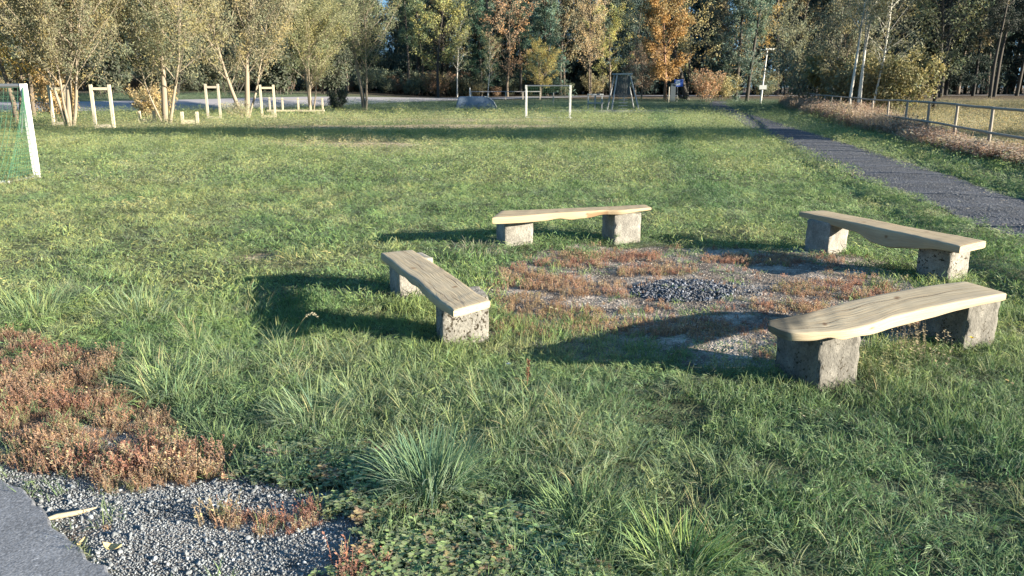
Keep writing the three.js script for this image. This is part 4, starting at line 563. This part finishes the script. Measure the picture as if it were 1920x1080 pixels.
F('shrub', 'reddish shrub right of the notice sign', BUS[1], 21.2, -88, 1.15, [0.378, 0.243, 0.153], bk.brown, 1.3, 'shrub');
F('shrub', 'olive shrub under the leaning willow', BUS[0], 23.2, -90, 1.3, [0.365, 0.328, 0.164], bk.brown, 1.1, 'shrub');
F('spruce_tree', 'dark spruce with lit tips left of the street lamp', SPR[1], 25.5, -92, 1.2, [0.102, 0.156, 0.127], bk.dark);
F('pine_tree', 'straight dark pine trunk just left of the street lamp', PIN[1], 26.2, -90, 1.1, [0.136, 0.216, 0.162], bk.dark);
F('shrub', 'golden brown shrub high behind the street lamp', DEC[1], 29.5, -101, 0.75, [0.474, 0.347, 0.137], bk.dark, 0.75, 'tree');
// trees beyond the fence on the right
const rg = [0.215, 0.227, 0.150];
F('alder_tree', 'grey green tree right of the street lamp', DEC[2], 26.5, -78, 0.72, [0.221, 0.234, 0.150], bk.dark);
F('alder_tree', 'grey olive tree between the street lamp and the birch trunks', DEC[1], 28.6, -71, 0.75, [0.221, 0.221, 0.143], bk.dark);
F('alder_tree', 'yellowish low tree left of the birch trunks', BUS[2], 26.6, -66, 1.8, [0.260, 0.240, 0.111], bk.brown);
F('birch_tree', 'leftmost white birch trunk beyond the fence', BIR[3], 24.05, -57.3, 0.95, rg, bk.white);
F('birch_tree', 'second white birch beyond the fence with twin trunks', BIR[4], 24.9, -57.8, 0.95, rg, bk.white);
F('birch_tree', 'leaning white birch at the right of the birch group', BIR[2], 26.0, -58.2, 0.95, rg, bk.white);
F('willow_bush', 'olive yellow bushy tree at the right end of the birch group', BUS[0], 28.3, -58.6, 1.6, [0.239, 0.224, 0.104], bk.brown);
F('willow_bush', 'tall olive bush under the leaning birch', BUS[1], 26.9, -60, 1.7, [0.260, 0.247, 0.130], bk.brown);
F('alder_tree', 'bushy grey olive tree filling the gap left of the white birch trunks', DEC[2], 25.2, -62.5, 0.62, [0.24, 0.24, 0.16], bk.brown, 0.7);
F('willow_bush', 'grey olive bush in front of the street lamp wood', BUS[1], 26.3, -70, 2.0, [0.22, 0.22, 0.14], bk.brown);
F('willow_bush', 'low olive bush at the foot of the white birches', BUS[2], 25.6, -60.5, 1.3, [0.25, 0.23, 0.13], bk.brown);
F('birch_tree', 'slim birch at the left of the birch group', BIR[0], 25.4, -64, 0.8, [0.25, 0.25, 0.17], bk.white);
F('alder_tree', 'tall grey olive tree behind the birch group', DEC[1], 29.5, -66, 0.85, [0.235, 0.235, 0.155], bk.brown);
F('oak_tree', 'leafy green tree crown above the olive yellow bush', DEC[0], 33, -63, 0.85, [0.163, 0.189, 0.111], bk.dark);
const pn = 'dark pines beyond the meadow on the right';
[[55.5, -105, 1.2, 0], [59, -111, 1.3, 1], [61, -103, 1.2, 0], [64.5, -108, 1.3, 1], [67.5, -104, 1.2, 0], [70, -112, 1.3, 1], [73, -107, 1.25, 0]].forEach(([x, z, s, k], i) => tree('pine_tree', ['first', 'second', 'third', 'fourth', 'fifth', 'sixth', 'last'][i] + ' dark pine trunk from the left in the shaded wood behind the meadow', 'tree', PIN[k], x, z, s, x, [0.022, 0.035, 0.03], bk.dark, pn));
// the depth of the wood, and the wood beyond the right edge that shades the far field
{
  const both = (t, wc, lc) => { const a = t.wood.clone(), b = t.leaf.clone(); for (const [g, c] of [[a, wc], [b, lc]]) { const q = g.attributes.color; for (let i = 0; i < q.count; i++) q.setXYZ(i, q.getX(i) * c[0], q.getY(i) * c[1], q.getZ(i) * c[2]); } return mergeGeometries([a, b]); };
  const kinds = [both(SPR[0], [0.1, 0.09, 0.085], [0.085, 0.135, 0.105]), both(SPR[1], [0.1, 0.09, 0.085], [0.075, 0.12, 0.1]), both(DEC[0], [0.16, 0.13, 0.11], [0.24, 0.215, 0.13]), both(PIN[0], [0.15, 0.12, 0.1], [0.09, 0.13, 0.1])], r = RNG(99), l = [];
  for (let k = 0; k < 280; k++) { const x = -95 + 190 * ((k + r()) / 280), z = -113 - 36 * r() - 4 * (k % 3), s = 1.0 + 0.5 * r(), v = 0.75 + 0.5 * r(); l.push([x, z, s, s, r() * 6.28, [v, v, v]]); }
  scatter('forest', kinds, l, leafMat([1, 1, 1], 0.2), 'deep dark mixed forest behind the front trees');
  const r3 = RNG(55), l3 = [], ug = BUS.map((b) => both(b, [0.1, 0.08, 0.06], [1, 1, 1]));
  for (let k = 0; k < 420; k++) { const x = -90 + 180 * ((k + r3()) / 420), z = (k % 2 ? -106 : -120) - 10 * r3() - (x < -20 ? -0.25 * (x + 20) * -1 : 0) * 0, s = 0.5 + 1.1 * r3() * (k % 2 ? 0.7 : 1.6), v = 0.6 + 0.7 * r3(), t = r3(), c = k % 2 === 0 ? [0.1, 0.125, 0.095] : t < 0.3 ? [0.28, 0.19, 0.13] : t < 0.6 ? [0.25, 0.23, 0.13] : [0.13, 0.16, 0.11]; if (roadD(x, z) < 5 || x > 34) continue; l3.push([x, z, s, s, r3() * 6.28, [c[0] * v, c[1] * v, c[2] * v]]); }
  scatter('undergrowth', ug, l3, leafMat([1, 1, 1], 0.25), 'brown and dark green undergrowth along the edge of the forest');
  const r2 = RNG(7), l2 = [];
  for (let k = 0; k < 44; k++) { const x = 52 + 70 * r2(), z = -112 - 22 * r2(), s = 1.1 + 0.35 * r2(); l2.push([x, z, s, s, r2() * 6.28, [0.4, 0.45, 0.5]]); }
  for (const [x, z, s] of [[44.5, -49, 0.95], [53, -61, 0.95], [47, -62.5, 0.95], [50.5, -65, 0.9], [55, -68, 0.85], [60, -70.5, 0.65], [66, -73, 0.65], [73, -76, 0.65], [81, -80, 0.65], [64, -79, 0.65], [72, -85, 0.7]]) l2.push([x, z, s, s, x, [0.8, 0.8, 0.8]]);
  scatter('side_forest', [kinds[0], kinds[1]], l2, leafMat([1, 1, 1], 0.2), 'very dark forest beyond the meadow at the right edge');
}
// high pines beyond the right edge whose crowns shade the band across the field
[[20.5, -20.6, 1], [25.5, -20.9, 0.94], [31, -20.5, 1.0], [36.5, -20.8, 1.04], [42.5, -20.4, 0.95], [48, -20.7, 1.02], [54, -20.3, 0.98]].forEach(([x, z, s], i) => tree('field_tree', ['first', 'second', 'third', 'fourth', 'fifth', 'sixth', 'seventh', 'eighth', 'ninth', 'tenth', 'eleventh', 'twelfth'][i] + ' tall tree of the near meadow row, counted outwards from the path', 'tree', HI, x, z, s * 0.66, i * 2, [0.16, 0.17, 0.08], bk.brown, 'tall trees beside the meadow'));
[[35.6, -42, 1, HI], [38.2, -45, 1, HI], [40, -48.2, 1.05, DEC[0]], [47.8, -58.5, 1.1, DEC[0]], [51, -61, 1.1, DEC[1]]].forEach(([x, z, s, k], i) => tree('field_tree', ['first', 'second', 'third', 'fourth', 'fifth', 'sixth'][i] + ' tree of the far meadow row, counted away from the camera', 'tree', k, x, z, s, i * 2, [0.16, 0.17, 0.08], bk.brown, 'trees at the back of the meadow'));

renderer.render(scene, camera);
